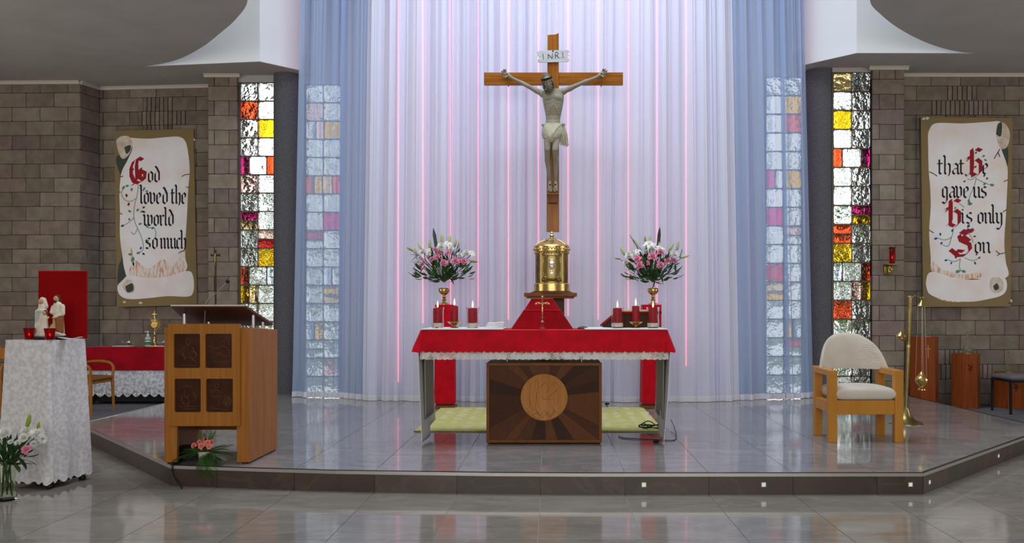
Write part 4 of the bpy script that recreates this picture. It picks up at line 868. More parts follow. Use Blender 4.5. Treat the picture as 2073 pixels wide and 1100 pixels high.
# ------------------------------------------------------------------ white draped pedestal, statue, votives
pd_c = Vector((-3.854, 6.49, 0)); prz = R(-10)
t = thing('side_pedestal', 'dark pedestal on small black feet under the white lace cloth', 'pedestal', pd_c, prz)
B().box(-.175, .175, -.175, .175, .03, 1.085).build('body', 'darkwood', t)
for sx in (-1, 1):
    for sy in (-1, 1): B().lathe([(.022, 0), (.028, .012), (.024, .03), (0, .03)], 12, (sx * .17, sy * .17, 0)).build('foot', 'black', t)
t = thing('pedestal_cloth', 'white lace tablecloth reaching the floor over the left pedestal', 'cloth', pd_c, prz)
b = B(); drape(b, .19, .19, 1.095, 1.03, .032, .013, 9, 22, .03, .02, rows=16, seed=11, cornerflare=.02); b.build('lace_drape', 'lacecloth', t, smooth=60)
zp = 1.0975; loc = (XD(126, 6.62), 6.62, zp)
t = thing('red_backboard', 'upright red felt board standing behind the statue group', 'board', loc, R(0)); q = 6.62 / F; B().box(-.186, .186, 0, .02, .0, ZD(548, 6.62) - zp).build('felt_panel', 'felt', t, bevel=.003); B().tube([(-.186, -.001, ZD(549, 6.62) - zp), (.186, -.001, ZD(549, 6.62) - zp)], .003, 6).build('top_braid', 'trimred', t)
D = 6.44; q = D / F; fg = thing('statue_group', 'painted plaster statue of a robed couple with a child', 'statue', (XD(102, D), D, zp))
def fx(x): return XD(x, D) - XD(102, D)
def fz(y): return ZD(y, D) - zp
MT['pl_white'] = M('plaster_white', (.74, .70, .62), .5, c2=(.66, .58, .46), ns=14); MT['pl_blue'] = M('plaster_blue', (.13, .30, .47), .5, c2=(.45, .5, .52), ns=9); MT['pl_brown'] = M('plaster_brown', (.26, .09, .035), .5, c2=(.34, .13, .05), ns=12)
MT['pl_tan'] = M('plaster_tan', (.52, .38, .2), .5); MT['pl_skin'] = M('plaster_skin', (.55, .30, .18), .5); MT['pl_hair'] = M('plaster_hair', (.08, .035, .018), .6)
B().lathe([(0, 0), (.118, 0), (.12, .012), (.11, .018), (0, .018)], 28).build('base', 'black', fg, smooth=40)
b = blob('rock_ground', [], [((0, 0, .03), (.112, .075, .024)), ((-.04, -.03, .045), (.05, .03, .02)), ((.05, -.03, .04), (.05, .03, .02)), ((.03, 0, .06), (.05, .05, .03))], .005, 'pl_white', fg, 4)
# mother: robe, veil, head
x = fx(86); blob('mother_robe', [((x + .0, 0, .06), (x, 0, .2), .042, .03), ((x, 0, .2), (x - .002, 0, .245), .034, .026), ((x - .035, -.005, .205), (x - .012, -.036, .215), .017, .013), ((x + .03, -.01, .2), (x + .008, -.036, .215), .015, .012)], [((x - .01, -.005, .1), (.042, .036, .06))], .0045, 'pl_white', fg, 4)
blob('mother_cloak', [((x - .025, -.006, .06), (x - .02, -.012, .19), .026, .026)], [], .0045, 'pl_blue', fg, 4)
hd = blob('mother_head', [((x - .002, -.004, .26), (x - .004, -.010, .285), .014, .017)], [((x - .005, -.016, .283), (.015, .016, .021)), ((x - .007, -.032, .281), (.003, .004, .005))], .003, 'pl_skin', fg, 3)
blob('mother_veil', [((x + .003, .008, .292), (x + .012, .01, .245), .02, .024), ((x - .004, .004, .300), (x + .003, .008, .292), .017, .021), ((x - .016, 0, .285), (x - .02, .002, .24), .008, .012)], [], .0035, 'pl_white', fg, 3)
# father
x = fx(117); blob('father_tunic', [((x + .004, .0, .05), (x + .004, .0, .2), .044, .034)], [((x - .02, -.01, .07), (.035, .04, .05))], .0045, 'pl_tan', fg, 4)
blob('father_cloak', [((x + .018, -.012, .06), (x + .016, -.01, .17), .032, .032)], [], .0045, 'pl_brown', fg, 4)
blob('father_mantle', [((x, 0, .2), (x, 0, .255), .04, .03), ((x + .036, -.006, .245), (x + .042, -.012, .19), .02, .018), ((x + .042, -.012, .19), (x + .002, -.045, .165), .017, .011), ((x - .03, -.006, .24), (x - .028, -.035, .2), .016, .012)], [], .0045, 'pl_white', fg, 4)
blob('father_head', [((x - .004, -.004, .27), (x - .005, -.01, .3), .013, .018)], [((x - .006, -.014, .304), (.016, .017, .022)), ((x - .008, -.03, .302), (.003, .004, .005))], .003, 'pl_skin', fg, 3); blob('father_hand', [], [((x + .0, -.052, .16), (.013, .012, .010))], .003, 'pl_skin', fg, 3)
blob('father_hair', [((x - .002, .004, .318), (x + .008, .010, .285), .018, .014), ((x - .006, -.022, .283), (x - .006, -.02, .275), .01, .008)], [], .003, 'pl_hair', fg, 3)
x = fx(97); blob('child_robe', [((x, -.035, .05), (x, -.035, .165), .026, .018), ((x - .012, -.04, .15), (x - .03, -.045, .165), .009, .007), ((x + .012, -.04, .15), (x + .032, -.045, .165), .009, .007)], [], .004, 'pl_white', fg, 3)
blob('child_head', [((x, -.037, .18), (x, -.04, .195), .009, .012)], [((x, -.042, .198), (.012, .012, .015))], .003, 'pl_skin', fg, 3); blob('child_hair', [((x, -.033, .208), (x + .003, -.028, .195), .012, .01)], [], .003, 'pl_hair', fg, 3)
MT['votive'] = M('glowing_votive_wax', (.9, .2, .1), .5, emit=(1, .25, .1), es=3.5)
for x, D_, nm in ((59, 6.36, 'left of the statue group'), (101, 6.27, 'in front of the statue group')):
    t = thing('votive_glass', 'red glass votive candle %s' % nm, 'candle', (XD(x, D_), D_, zp), 0, 'red votive glasses')
    B().lathe([(.028, 0), (.032, .004), (.034, .05), (.041, .084), (.0385, .084), (.031, .05), (.028, .01), (0, .01)], 24).build('cup', 'redglass', t, smooth=60); B().lathe([(0, .011), (.02, .011), (.02, .028), (0, .028)], 16).build('tealight', 'candle', t); B().ell((0, 0, .036), (.006, .006, .012), 10, 7).build('flame', 'votive', t, smooth=80)
t = thing('paper_doily', 'folded white paper on the pedestal at the foot of the red board', 'paper', (XD(142, 6.40), 6.40, zp)); b = B(); b.grid(lambda u, v: ((u - .5) * .16, (v - .5) * .06, .004 + .012 * abs(2 * u - 1) ** 2), 10, 3); b.build('sheet', 'linen', t, smooth=180, thick=.003)

# ------------------------------------------------------------------ thurible stand
D = 8.74; st = thing('thurible_stand', 'tall brass stand with a round foot behind the presider chair', 'stand', (XD(1834, D), D, DH)); ht = ZD(601, D) - DH; lean = XD(1839.5, D) - XD(1831, D)
B().lathe([(.165, 0), (.165, .008), (.15, .016), (.09, .04), (.05, .085), (.03, .14), (.022, .16), (.022, .17)], 40).build('foot', 'brass_old', st, smooth=40)
B().tube([(0, 0, .16), (lean * .6, 0, ht * .62), (lean, 0, ht)], [.019, .019, .018], 16).build('pole', 'brass_old', st, smooth=50); B().ell((lean, 0, ht), (.022, .022, .012), 14, 8).build('cap', 'brass', st, smooth=80); B().cone((lean * .62, 0, ht * .60), (lean * .62 + .002, 0, ht * .62), .022, .022, 14).build('collar', 'brass', st, smooth=50)
B().tube([(lean * .62, 0, ht * .655), (-.05, -.01, ht * .655)], .006, 8).build('boat_bracket', 'brass_old', st); B().tube(spline([(lean, 0, ht - .03), (lean + .06, .03, ht + .01), (XD(1867, D) - XD(1834, D), .06, ht - .012)], 5), .005, 8).build('hook_arm', 'brass_old', st, smooth=60)
bt = thing('incense_boat', 'small brass incense holder with conical lid on the stand', 'incense boat', (XD(1822, D), D - .03, ZD(688, D))); q = D / F
B().lathe([(0, 0), (.04, 0), (.044, .008), (.044, .022), (.054, .026), (.056, .034), (0, .034)], 28).build('bowl', 'brass', bt, smooth=40); B().lathe([(.052, .034), (.048, .045), (.02, .075), (.006, .09), (0, .092)], 28).build('lid', 'brass', bt, smooth=40)
tc_ = Vector((XD(1866, D + .06), D + .06, 0)); th = thing('thurible', 'brass thurible hanging on thin chains from the stand', 'thurible', (tc_.x, tc_.y, ZD(791, D)))
def tz_(y): return ZD(y, D) - ZD(791, D)
B().lathe([(.04, 0), (.038, .01), (.016, .025), (.016, .035), (.05, .06), (.062, .085), (.066, .098), (.05, .1)], 28).build('bowl', 'brass', th, smooth=40); B().lathe([(.066, .1), (.062, .115), (.045, .14), (.03, .15), (.03, .162), (.018, .175), (.008, .19), (0, .195)], 28).build('pierced_lid', 'brass', th, smooth=40)
B().lathe([(.045, tz_(620)), (.038, tz_(617)), (.016, tz_(612)), (.008, tz_(608)), (0, tz_(606))], 20).build('chain_cap', 'brass', th, smooth=40); rg_ = [(0.012 * math.cos(2 * PI * i / 14), 0, tz_(603) + .012 * math.sin(2 * PI * i / 14)) for i in range(15)]; B().tube(rg_, .003, 6).build('ring', 'brass', th)
MT['chain'] = M('thin_silver_chain', (.62, .58, .5), .35, 1)
for a in (.3, 2.4, 4.5): B().tube(spline([(.036 * math.cos(a), .036 * math.sin(a), tz_(619)), (.05 * math.cos(a), .05 * math.sin(a), tz_(690)), (.063 * math.cos(a), .063 * math.sin(a), .1)], 5), .0022, 5).build('chain', 'chain', th)
B().tube([(0, 0, tz_(619)), (0, 0, .19)], .0022, 5).build('chain', 'chain', th)
# ------------------------------------------------------------------ sanctuary lamp
D = 11.45; sl = thing('sanctuary_lamp', 'red glass sanctuary lamp on a brass bracket on the right pilaster', 'lamp', (XD(1806, D), D, ZD(555, D))); q = D / F
B().box(-.08, .02, .06, .1, 0, .11).build('wall_plate', 'brass_old', sl, bevel=.006); B().prism([(-.09, .122), (.1, .122), (.03, .135), (-.09, .135)], -.06, .1, 'y').build('shelf', 'brass', sl); B().box(-.06, .0, -.02, .07, .02, .1).build('bracket', 'brass_old', sl, bevel=.01)
for k in range(3): B().ell((-.045 + .03 * (k % 2), -.025, .03 + .03 * k), (.02, .012, .018), 10, 7).build('boss', 'brass', sl, smooth=80)
B().lathe([(.032, .136), (.034, .14), (.036, .34), (.034, .342), (.03, .34), (.03, .142), (0, .142)], 24).build('glass_chimney', 'redglass', sl, smooth=50); B().lathe([(0, .142), (.022, .142), (.022, .2), (0, .2)], 16).build('candle_insert', 'sand', sl); B().ell((0, 0, .222), (.006, .006, .018), 8, 7).build('flame', 'flame', sl, smooth=80); B().lathe([(.037, .335), (.039, .34), (.039, .36), (.03, .362)], 20).build('rim', 'black', sl)
# ------------------------------------------------------------------ oil pedestals and flasks
for k, (x0, x1, yt, D, nm, xf) in enumerate(((1843, 1898, 683, 11.55, 'tallest', 1877), (1928, 1982, 718, 11.5, 'middle', 1958), (2014, 2076, 756, 11.5, 'lowest', 2040))):
    xc = (XD(x0, D) + XD(x1, D)) / 2; r = (XD(x1, D) - XD(x0, D)) / 2 / .97; h = ZD(yt, D - .18); t = thing('oil_pedestal', '%s of the three hexagonal red wood pedestals by the right wall' % nm, 'pedestal', (xc, D, .004), 0, 'hexagonal oil pedestals')
    vs = [(r * math.sin(2 * PI * i / 6 + .42), -r * math.cos(2 * PI * i / 6 + .42)) for i in range(6)]
    for i in range(6):
        a = Vector(vs[i]); b_ = Vector(vs[(i + 1) % 6]); bb = B(); bb.prism([tuple(a), tuple(b_), tuple(b_ * .9), tuple(a * .9)], 0, h - .012, 'z'); bb.build('side_board', 'mahog', t, bevel=.002)
    B().prism([tuple(Vector(v) * 1.0) for v in vs], h - .012, h, 'z').build('top', 'mahog', t, bevel=.002)
    MT['engr2'] = M('pale_inlay', (.45, .2, .1), .5); fi = min(range(6), key=lambda i: (Vector(vs[i]) + Vector(vs[(i + 1) % 6])).y); nrm = Vector(vs[fi]) + Vector(vs[(fi + 1) % 6]); fc = nrm / 2 * 1.012; rzz = math.atan2(nrm.y, nrm.x) + PI / 2
    e = bpy.data.objects.new('inlay', None); bpy.data.objects.remove(e)
    mk = B()
    if k == 0: mk.cbox((0, 0, h - .2), .014, .004, .17); mk.cbox((0, 0, h - .165), .07, .004, .012)
    else:
        mk.tube(spline([(-.03, 0, h - .13), (0, 0, h - .17), (.03, 0, h - .13)], 5), .004, 5); mk.tube(spline([(-.025, 0, h - .16), (.03, 0, h - .18), (-.03, 0, h - .2), (.03, 0, h - .21)], 5), .004, 5); mk.cbox((0, 0, h - .2), .01, .004, .1)
    o = mk.build('inlay_cross' if k == 0 else 'carved_monogram', 'engr2' if k == 0 else 'darkwood', t); o.location = (fc.x, fc.y, 0); o.rotation_euler = (0, 0, rzz)
    zf = h + .004; t = thing('oil_flask', 'glass oil flask with round stopper on the %s pedestal' % nm, 'flask', (XD(xf, D - .02), D - .02, zf), 0, 'holy oil flasks')
    B().lathe([(.04, 0), (.058, .012), (.066, .04), (.056, .075), (.024, .11), (.014, .14), (.013, .2), (.022, .21), (.018, .212), (.009, .2), (.01, .14), (.02, .112), (.05, .075), (.06, .04), (.05, .014), (0, .012)], 28).build('body', 'glass', t, smooth=60); B().lathe([(0, .014), (.048, .016), (.057, .04), (.052, .06), (0, .06)], 24).build('oil', 'oil', t, smooth=60)
    B().lathe([(.008, .195), (.01, .225), (.02, .235), (.012, .245), (.024, .262), (.024, .272), (.012, .288), (0, .29)], 20).build('stopper', 'glass', t, smooth=60); B().lathe([(0, 0), (.07, 0), (.07, .004), (0, .004)], 24, (0, 0, 0)).build('coaster', 'brass', t)
# ------------------------------------------------------------------ cables and small things on the dais
def cable(label, pts, r=.0045, name='cable', plug=None):
    t = thing(name, label, 'cable', pts[0]); o = Vector(pts[0]); B().tube([p - o for p in spline(pts, 8)], r, 6).build('cord', 'black', t, smooth=60)
    if plug: B().cbox(Vector(plug) - o, .05, .025, .022, (0, 0, .3)).build('plug', 'black', t, bevel=.005)
def G(x, y, z=DH): D = (EYE - z) * F / (y - CY); return Vector((XD(x, D), D, z))
zr = .006
cable('black cable hanging over the dais edge beside the lectern', [G(372, 930, DH + .005), G(362, 938, DH + .005), Vector((XD(352, 6.40), 6.385, DH + .008)), Vector((XD(351, 6.37), 6.365, .09)), Vector((XD(362, 6.33), 6.33, .03)), Vector((XD(372, 6.30), 6.27, .006))], .006)
coil = []
for k in range(26):
    a = k * .95; rx_ = .12 + .03 * math.sin(k * 1.7); coil.append(Vector((XD(1322, 8.25) + rx_ * math.cos(a) - .02 * math.sin(k), 8.32 + .12 * math.sin(a), DH + .022 + .004 * (k % 4) + (.03 if k % 5 == 0 else 0))))
cable('black cable coiled on the rug beside the right altar cloth', [G(1345, 844, DH + .02)] + coil, .005)
cable('black cable with a plug running along the floor in front of the rug', [G(1252, 883, DH + .008), G(1262, 887, DH + .006), G(1290, 889, DH + .006), G(1335, 891, DH + .006), G(1362, 892, DH + .006), G(1369, 886, DH + .006), G(1366, 868, DH + .03), G(1358, 850, DH + .06)], .004, plug=G(1328, 894, DH + .012))
cable('short black lead hanging from a socket at the foot of the curtain', [G(1228, 815, DH + .03), G(1226, 819, DH + .02), G(1230, 823, DH + .006), G(1226, 830, DH + .006)], .006, plug=G(1229, 818, DH + .05))
t = thing('floor_speaker', 'black wedge loudspeaker box under the lectern', 'speaker', (XD(384, 6.66), 6.66, DH)); B().prism([(-.09, 0), (.09, 0), (.09, .1), (-.05, .1)], -.11, .09, 'x').build('cabinet', 'black', t, bevel=.006); B().box(-.02, .01, -.094, -.088, .02, .026).build('badge', 'steel', t)
# ================================================================== CRUCIFIX
D = 10.05; s = D / F
cr = thing('crucifix', 'large wooden crucifix with grey carved figure hanging before the curtain', 'crucifix', (XD(1119, D), D, ZD(470, D)))
def cp(x, y, d): return Vector(((x - 1119) * s, d, (470 - y) * s))
MT['stone'] = M('grey_painted_carving', (.215, .19, .14), .45, c2=(.30, .275, .21), ns=5, bump=.1, bsc=30); MT['stone_light'] = M('pale_painted_loincloth', (.46, .44, .34), .6, c2=(.36, .335, .25), ns=9)
MT['stone_dark'] = M('dark_painted_hair', (.10, .09, .07), .6, c2=(.18, .165, .13), ns=20); MT['thorn'] = M('dark_thorn_crown', (.035, .032, .03), .6); MT['plaque'] = M('pale_grey_plaque', (.55, .57, .58), .7, c2=(.46, .48, .5), ns=8, st=(1, 1, 5)); MT['ink'] = M('dark_grey_paint', (.04, .045, .055), .6); MT['wound'] = M('dark_nail', (.02, .018, .016), .5)
up = B(); up.prism([((1106.5 - 1119) * s, 0), ((1132 - 1119) * s, 0), ((1131 - 1119) * s, (470 - 68) * s), ((1124 - 1119) * s, (470 - 71) * s), ((1108.5 - 1119) * s, (470 - 72) * s)], -.028, .03, 'y'); up.build('upright', 'crosswood', cr, bevel=.004)
for a, b_ in ((980, 1107.2), (1131.2, 1261)): bb = B(); bb.box((a - 1119) * s, (b_ - 1119) * s, -.02, .03, (470 - 172.5) * s, (470 - 147.5) * s); bb.build('crossbeam', 'crosswood_h', cr, bevel=.004)
B().box((1110 - 1119) * s, (1129 - 1119) * s, -.10, -.026, (470 - 413) * s, (470 - 394) * s).build('foot_block', 'frame_wood', cr, bevel=.004); B().box((1107 - 1119) * s, (1131 - 1119) * s, -.115, -.026, (470 - 396.5) * s, (470 - 394) * s).build('foot_ledge', 'oak_side', cr)
o_ = [(1087, 108), (1093, 105), (1151, 103.5), (1152, 108), (1148, 111), (1152, 114.5), (1148, 118), (1152, 122), (1151, 127.5), (1090, 129), (1088, 124), (1092, 119), (1088, 114)]
pq = B(); pq.prism([((x - 1119) * s, (470 - y) * s) for x, y in o_], -.048, -.034, 'y'); pqo = pq.build('title_plaque', 'plaque', cr, bevel=.002)
def txt(polys, r, y, name, mat, par):
    for pl in polys:
        b = B()
        for seg in pl: b.tube([((x - 1119) * s, y, (470 - yy) * s) for x, yy in seg], r, 6)
        b.build(name, mat, par)
txt([[[(1099, 111.5), (1100.5, 123)]], [[(1105, 122.3), (1105.4, 122.5)]], [[(1110, 122), (1109.5, 112)], [(1109.5, 112), (1118, 121.5)], [(1118, 121.5), (1118.5, 110.5)]], [[(1121, 120.8), (1121.4, 121)]], [[(1124.5, 120.5), (1124, 109)], [(1124, 109), (1128, 108), (1130, 111), (1128, 114.5), (1124.5, 115)], [(1126.5, 115), (1132, 120)]], [[(1135.5, 119.2), (1135.9, 119.4)]], [[(1139, 108.5), (1139.5, 119.5)]], [[(1143, 118.8), (1143.4, 119)]]], .0035, -.049, 'letter', 'ink', pqo)
B().ell(((1119.5 - 1119) * s, -.05, (470 - 106) * s), (.009, .006, .009), 10, 7).build('plaque_nail', 'wound', pqo)
# --- the carved figure: one continuous body
caps = []; ells = []
neck = cp(1118, 190, -.105); shL = cp(1099, 194, -.085); shR = cp(1139, 189.5, -.085); elL = cp(1066, 176, -.07); elR = cp(1174, 173, -.07); wrL = cp(1036, 160, -.055); wrR = cp(1208, 158.5, -.055)
caps += [(shL, elL, .036, .024), (elL, wrL, .025, .016), (shR, elR, .036, .024), (elR, wrR, .025, .016)]
ells += [(elL.lerp(wrL, .3), (.055, .026, .026), (0, .49, 0)), (elR.lerp(wrR, .3), (.055, .026, .026), (0, -.41, 0)), (shL, (.044, .042, .042)), (shR, (.044, .042, .042)), (shL.lerp(elL, .4), (.07, .033, .034), (0, .5, 0)), (shR.lerp(elR, .4), (.07, .033, .034), (0, -.43, 0))]
RG = [(189, 1119, 12, .04, -.10), (193, 1119, 20, .058, -.095), (199, 1119.5, 22, .074, -.095), (207, 1120, 21.3, .080, -.098), (216, 1120, 19.8, .081, -.10), (224, 1120, 18.3, .078, -.10), (232, 1120, 16.6, .068, -.098), (240, 1120, 14.8, .056, -.096), (248, 1119.5, 14.3, .053, -.096), (256, 1119, 15.6, .058, -.10), (266, 1118.5, 17.4, .066, -.105), (276, 1118, 16.5, .062, -.115)]
torso = [((c_ - 1119) * s, y_, (470 - z_) * s, w_ * s, d_) for z_, c_, w_, d_, y_ in RG]
def sk(x, y, lift=0):
    # a point on the front of the torso at photo pixel x, y
    for a, b_ in zip(RG[:-1], RG[1:]):
        if a[0] <= y <= b_[0]:
            t_ = (y - a[0]) / (b_[0] - a[0]); c_, w_, d_, y_ = [a[k] + (b_[k] - a[k]) * t_ for k in (1, 2, 3, 4)]; q = max(0, 1 - ((x - c_) / w_) ** 2); return Vector(((x - 1119) * s, y_ - d_ * math.sqrt(q) - lift, (470 - y) * s))
caps += [(cp(1103, 193, -.09), cp(1116, 190, -.105), .034, .038), (cp(1136, 189.5, -.09), cp(1120, 190, -.105), .034, .038)]
for sg in (-1, 1):
    pc = sk(1120 + sg * 9.5, 205, -.014); ells.append((pc, (.058, .024, .036), (0, sg * .18, sg * .35)))
    ar = [sk(1120 + sg * x, y, -.003) for x, y in ((1.2, 219), (4, 223), (7.5, 229), (10.5, 236))]
    for a, b_ in zip(ar[:-1], ar[1:]): caps.append((a, b_, .0085, .008))
    for k in range(5):
        rb = [sk(1120 + sg * x, 213.5 + 4.6 * k + dy, -.0045) for x, dy in ((6.5 + 1.6 * k, 2.6), (10 + 1.1 * k, 1.6), (13.5 + .5 * k, .2), (16.6 - .3 * k, -2))]
        for a, b_ in zip(rb[:-1], rb[1:]): caps.append((a, b_, .0065, .0065))
    cl = [sk(1120 + sg * x, y, -.004) for x, y in ((2, 193.5), (8, 193), (15, 194))]
    for a, b_ in zip(cl[:-1], cl[1:]): caps.append((a, b_, .008, .008))
    ells.append((sk(1120 + sg * 3.6, 243, -.010), (.017, .014, .03))); ells.append((sk(1120 + sg * 3.4, 252, -.010), (.016, .013, .024)))
for sg, xk, xh, xa, xf in ((-1, 1108, 1110, 1113.3, 1113.4), (1, 1123.5, 1127.5, 1124.6, 1124.8)):
    hip = cp(xh, 270, -.108); kn = cp(xk, 310, -.195); an = cp(xa, 370, -.07); cf = cp((xk * .62 + xa * .38) + sg * 1.0, 332, -.135)
    caps += [(hip, kn, .060, .036), (kn, cf, .035, .033), (cf, an, .033, .0185), (an, cp(xf, 384, -.125), .021, .022), (cp(xf, 376, -.09), cp(xf + sg * 1.2, 388, -.13), .022, .018)]
    ells += [(kn + Vector((0, -.012, 0)), (.027, .022, .03)), (cp((xk * .7 + xa * .3) + sg * 1.5, 326, -.125), (.034, .040, .07))]
    for t_ in range(5): xx = xf + (t_ - 2) * 1.75; caps.append((cp(xx, 385, -.13), cp(xx, 391.5 - abs(t_ - (3 if sg < 0 else 1)) * .7, -.138), .0075 if t_ != (4 if sg < 0 else 0) else .009, .0065))
for wr, hx, hy, sg in ((wrL, 1027, 154, -1), (wrR, 1217, 153, 1)):   # palms and five fingers each
    pm_ = cp(hx, hy, -.055); caps += [(wr, pm_, .018, .026)]; ells.append((pm_, (.034, .016, .03)))
    for k, (dx, dy, l) in enumerate(((.95, -.15, .045), (.85, -.5, .052), (.6, -.8, .05), (.3, -.95, .042))):
        st_ = pm_ + Vector((sg * dx * .03, -.004, -dy * .026)); md_ = st_ + Vector((sg * dx, -.25, -dy)) * l * .6; en_ = md_ + Vector((sg * dx * .5, -.9, -dy * .3)) * l * .5; caps += [(st_, md_, .0092, .0085), (md_, en_, .0085, .0075)]
    th_ = pm_ + Vector((sg * .0, -.012, -.022)); caps += [(th_, th_ + Vector((sg * .022, -.02, -.02)), .011, .009), (th_ + Vector((sg * .022, -.02, -.02)), th_ + Vector((sg * .038, -.03, -.006)), .009, .0075)]
# head bowed to the left, with brow, nose, cheeks, mouth and beard
hc = cp(1108.5, 174.5, -.19); hr = (R(22), R(-16), 0); hm = Euler(hr).to_matrix()
def hp(x, y, z): return hc + hm @ Vector((x, y, z))
caps += [(neck, hp(0, .02, -.03), .046, .042)]
ells += [(hc, (.056, .066, .078), hr), (hp(0, -.02, -.045), (.044, .046, .045), hr), (hp(0, -.062, .018), (.042, .014, .010), hr), (hp(0, -.068, -.012), (.0095, .018, .026), hr), (hp(0, -.082, -.03), (.013, .011, .009), hr), (hp(-.026, -.052, -.02), (.016, .014, .014), hr), (hp(.026, -.052, -.02), (.016, .014, .014), hr), (hp(-.02, -.057, .002), (.012, .008, .006), hr), (hp(.02, -.057, .002), (.012, .008, .006), hr), (hp(0, -.064, -.053), (.019, .012, .006), hr), (hp(0, -.062, -.063), (.015, .012, .006), hr), (hp(-.055, 0, -.005), (.01, .016, .02), hr), (hp(.055, 0, -.005), (.01, .016, .02), hr)]
body = blob('carved_figure', caps, ells, .005, 'stone', cr, 3, lofts=[torso]); body['label'] = 'grey carved crucified figure with bowed head'
# hair, beard, crown of thorns, loincloth, nails
hcaps = [(hp(0, .012, .048), hp(0, .032, .02), .050, .050)]; hr_ = random.Random(4)
for k in range(22):
    sg = -1 if k % 2 else 1; f_ = k / 22; wv = hr_.uniform(-.008, .008)
    hcaps += [(hp(sg * (.030 + .022 * f_), -.048 + .09 * f_, .045), hp(sg * (.054 + .004 * f_) + wv, -.04 + .08 * f_, .0), .010, .010), (hp(sg * (.054 + .004 * f_) + wv, -.04 + .08 * f_, .0), hp(sg * .055 - wv, -.03 + .08 * f_, -.055), .010, .009), (hp(sg * .055 - wv, -.03 + .08 * f_, -.055), hp(sg * .048 + wv, -.02 + .06 * f_, -.085 - (.035 if sg < 0 else .0)), .009, .005)]
blob('hair', hcaps, [], .0045, 'stone_dark', body, 1)
bc = [(hp(sg * .03, -.05, -.055), hp(sg * .010, -.058, -.095), .016, .011) for sg in (-1, 1)] + [(hp(0, -.058, -.075), hp(0, -.056, -.112), .017, .008)] + [(hp(0, -.070, -.044), hp(sg * .026, -.060, -.055), .006, .006) for sg in (-1, 1)]
blob('beard', bc, [], .0045, 'stone_dark', body, 2)
b = B()
for w_ in range(3):
    pts = []
    for i in range(33): a = 2 * PI * i / 32; pts.append(hp((.060 + .003 * math.sin(a * 5 + w_ * 2)) * math.cos(a), (.069 + .003 * math.cos(a * 4 + w_)) * math.sin(a) + .002, .040 + .009 * math.sin(a * 3 + w_ * 2.1)))
    b.tube(pts, .0065, 6)
for i in range(14): a = 2 * PI * i / 14; b.cone(hp(.06 * math.cos(a), .07 * math.sin(a), .04), hp(.072 * math.cos(a + .2), .082 * math.sin(a + .2), .05), .004, .0008, 5)
b.build('crown_of_thorns', 'thorn', body, smooth=60)
LR = [(256, 1119, 18.3, .072, -.103), (262, 1119, 20.3, .082, -.108), (270, 1118, 21.2, .092, -.116), (278, 1117.5, 20.6, .094, -.126), (285, 1116.5, 17.5, .086, -.14), (291, 1115.5, 11.5, .066, -.152), (295, 1115, 5, .04, -.165)]
def lk(x, y, lift=0):
    for a, b_ in zip(LR[:-1], LR[1:]):
        if a[0] <= y <= b_[0]:
            t_ = (y - a[0]) / (b_[0] - a[0]); c_, w_, d_, y_ = [a[k] + (b_[k] - a[k]) * t_ for k in (1, 2, 3, 4)]; q = max(0.02, 1 - ((x - c_) / w_) ** 2); return Vector(((x - 1119) * s, y_ - d_ * math.sqrt(q) - lift, (470 - y) * s))
lc = []
for k in range(8):   # folds swept from the knot on the right hip
    e_ = (1103 + 1.6 * k, 263 + 3.7 * k); path = [lk(1136 + (e_[0] - 1136) * t_, 258 + (e_[1] - 258) * (t_ ** 1.4), .002) for t_ in (0, .25, .5, .75, 1)]
    for a, b_ in zip(path[:-1], path[1:]): lc.append((a, b_, .0085, .0085))
for k in range(4):
    path = [lk(1101.5 + 1.5 * k + 2 * t_ * k, 257 + t_ * (20 + 3 * k), .001) for t_ in (0, .5, 1)]
    for a, b_ in zip(path[:-1], path[1:]): lc.append((a, b_, .007, .006))
for k in range(6): lc.append((cp(1135 + k * .9, 258, -.135), cp(1135 + k * 2.2, 276, -.125 + .012 * (k % 2)), .014, .015)); lc.append((cp(1135 + k * 2.2, 276, -.125 + .012 * (k % 2)), cp(1136 + k * 2.7, 297 + .8 * k - (3 if k % 2 else 0), -.115 + .014 * (k % 2)), .015, .009))
lc += [(cp(1101, 257, -.14), cp(1119, 257.5, -.182), .012, .011), (cp(1119, 257.5, -.182), cp(1138, 257, -.14), .011, .012)]
blob('loincloth', lc, [(cp(1099.5, 257.5, -.12), (.020, .024, .018)), (cp(1140, 257, -.14), (.024, .026, .020))], .0055, 'stone_light', body, 1, lofts=[[((c_ - 1119) * s, y_, (470 - z_) * s, w_ * s, d_) for z_, c_, w_, d_, y_ in LR]])
for p in (cp(1027, 154, -.075), cp(1217, 153, -.075), cp(1113.5, 377.5, -.135), cp(1124.3, 377, -.135)): B().ell(p, (.010, .008, .010), 10, 7).build('nail', 'wound', body)
for x in (1070, 1218):
    B().cone(cp(1029.5 if x == 1070 else 1217, 173, -.005), cp(1029.5 if x == 1070 else 1217, 176, -.005), .006, .006, 8).build('fixing_screw', 'wound', cr)
for x in (1116, 1123): B().cone(cp(x, 75, 0), cp(x, -420, 0), .0012, .0012, 6).build('hanging_wire', 'steel', cr)

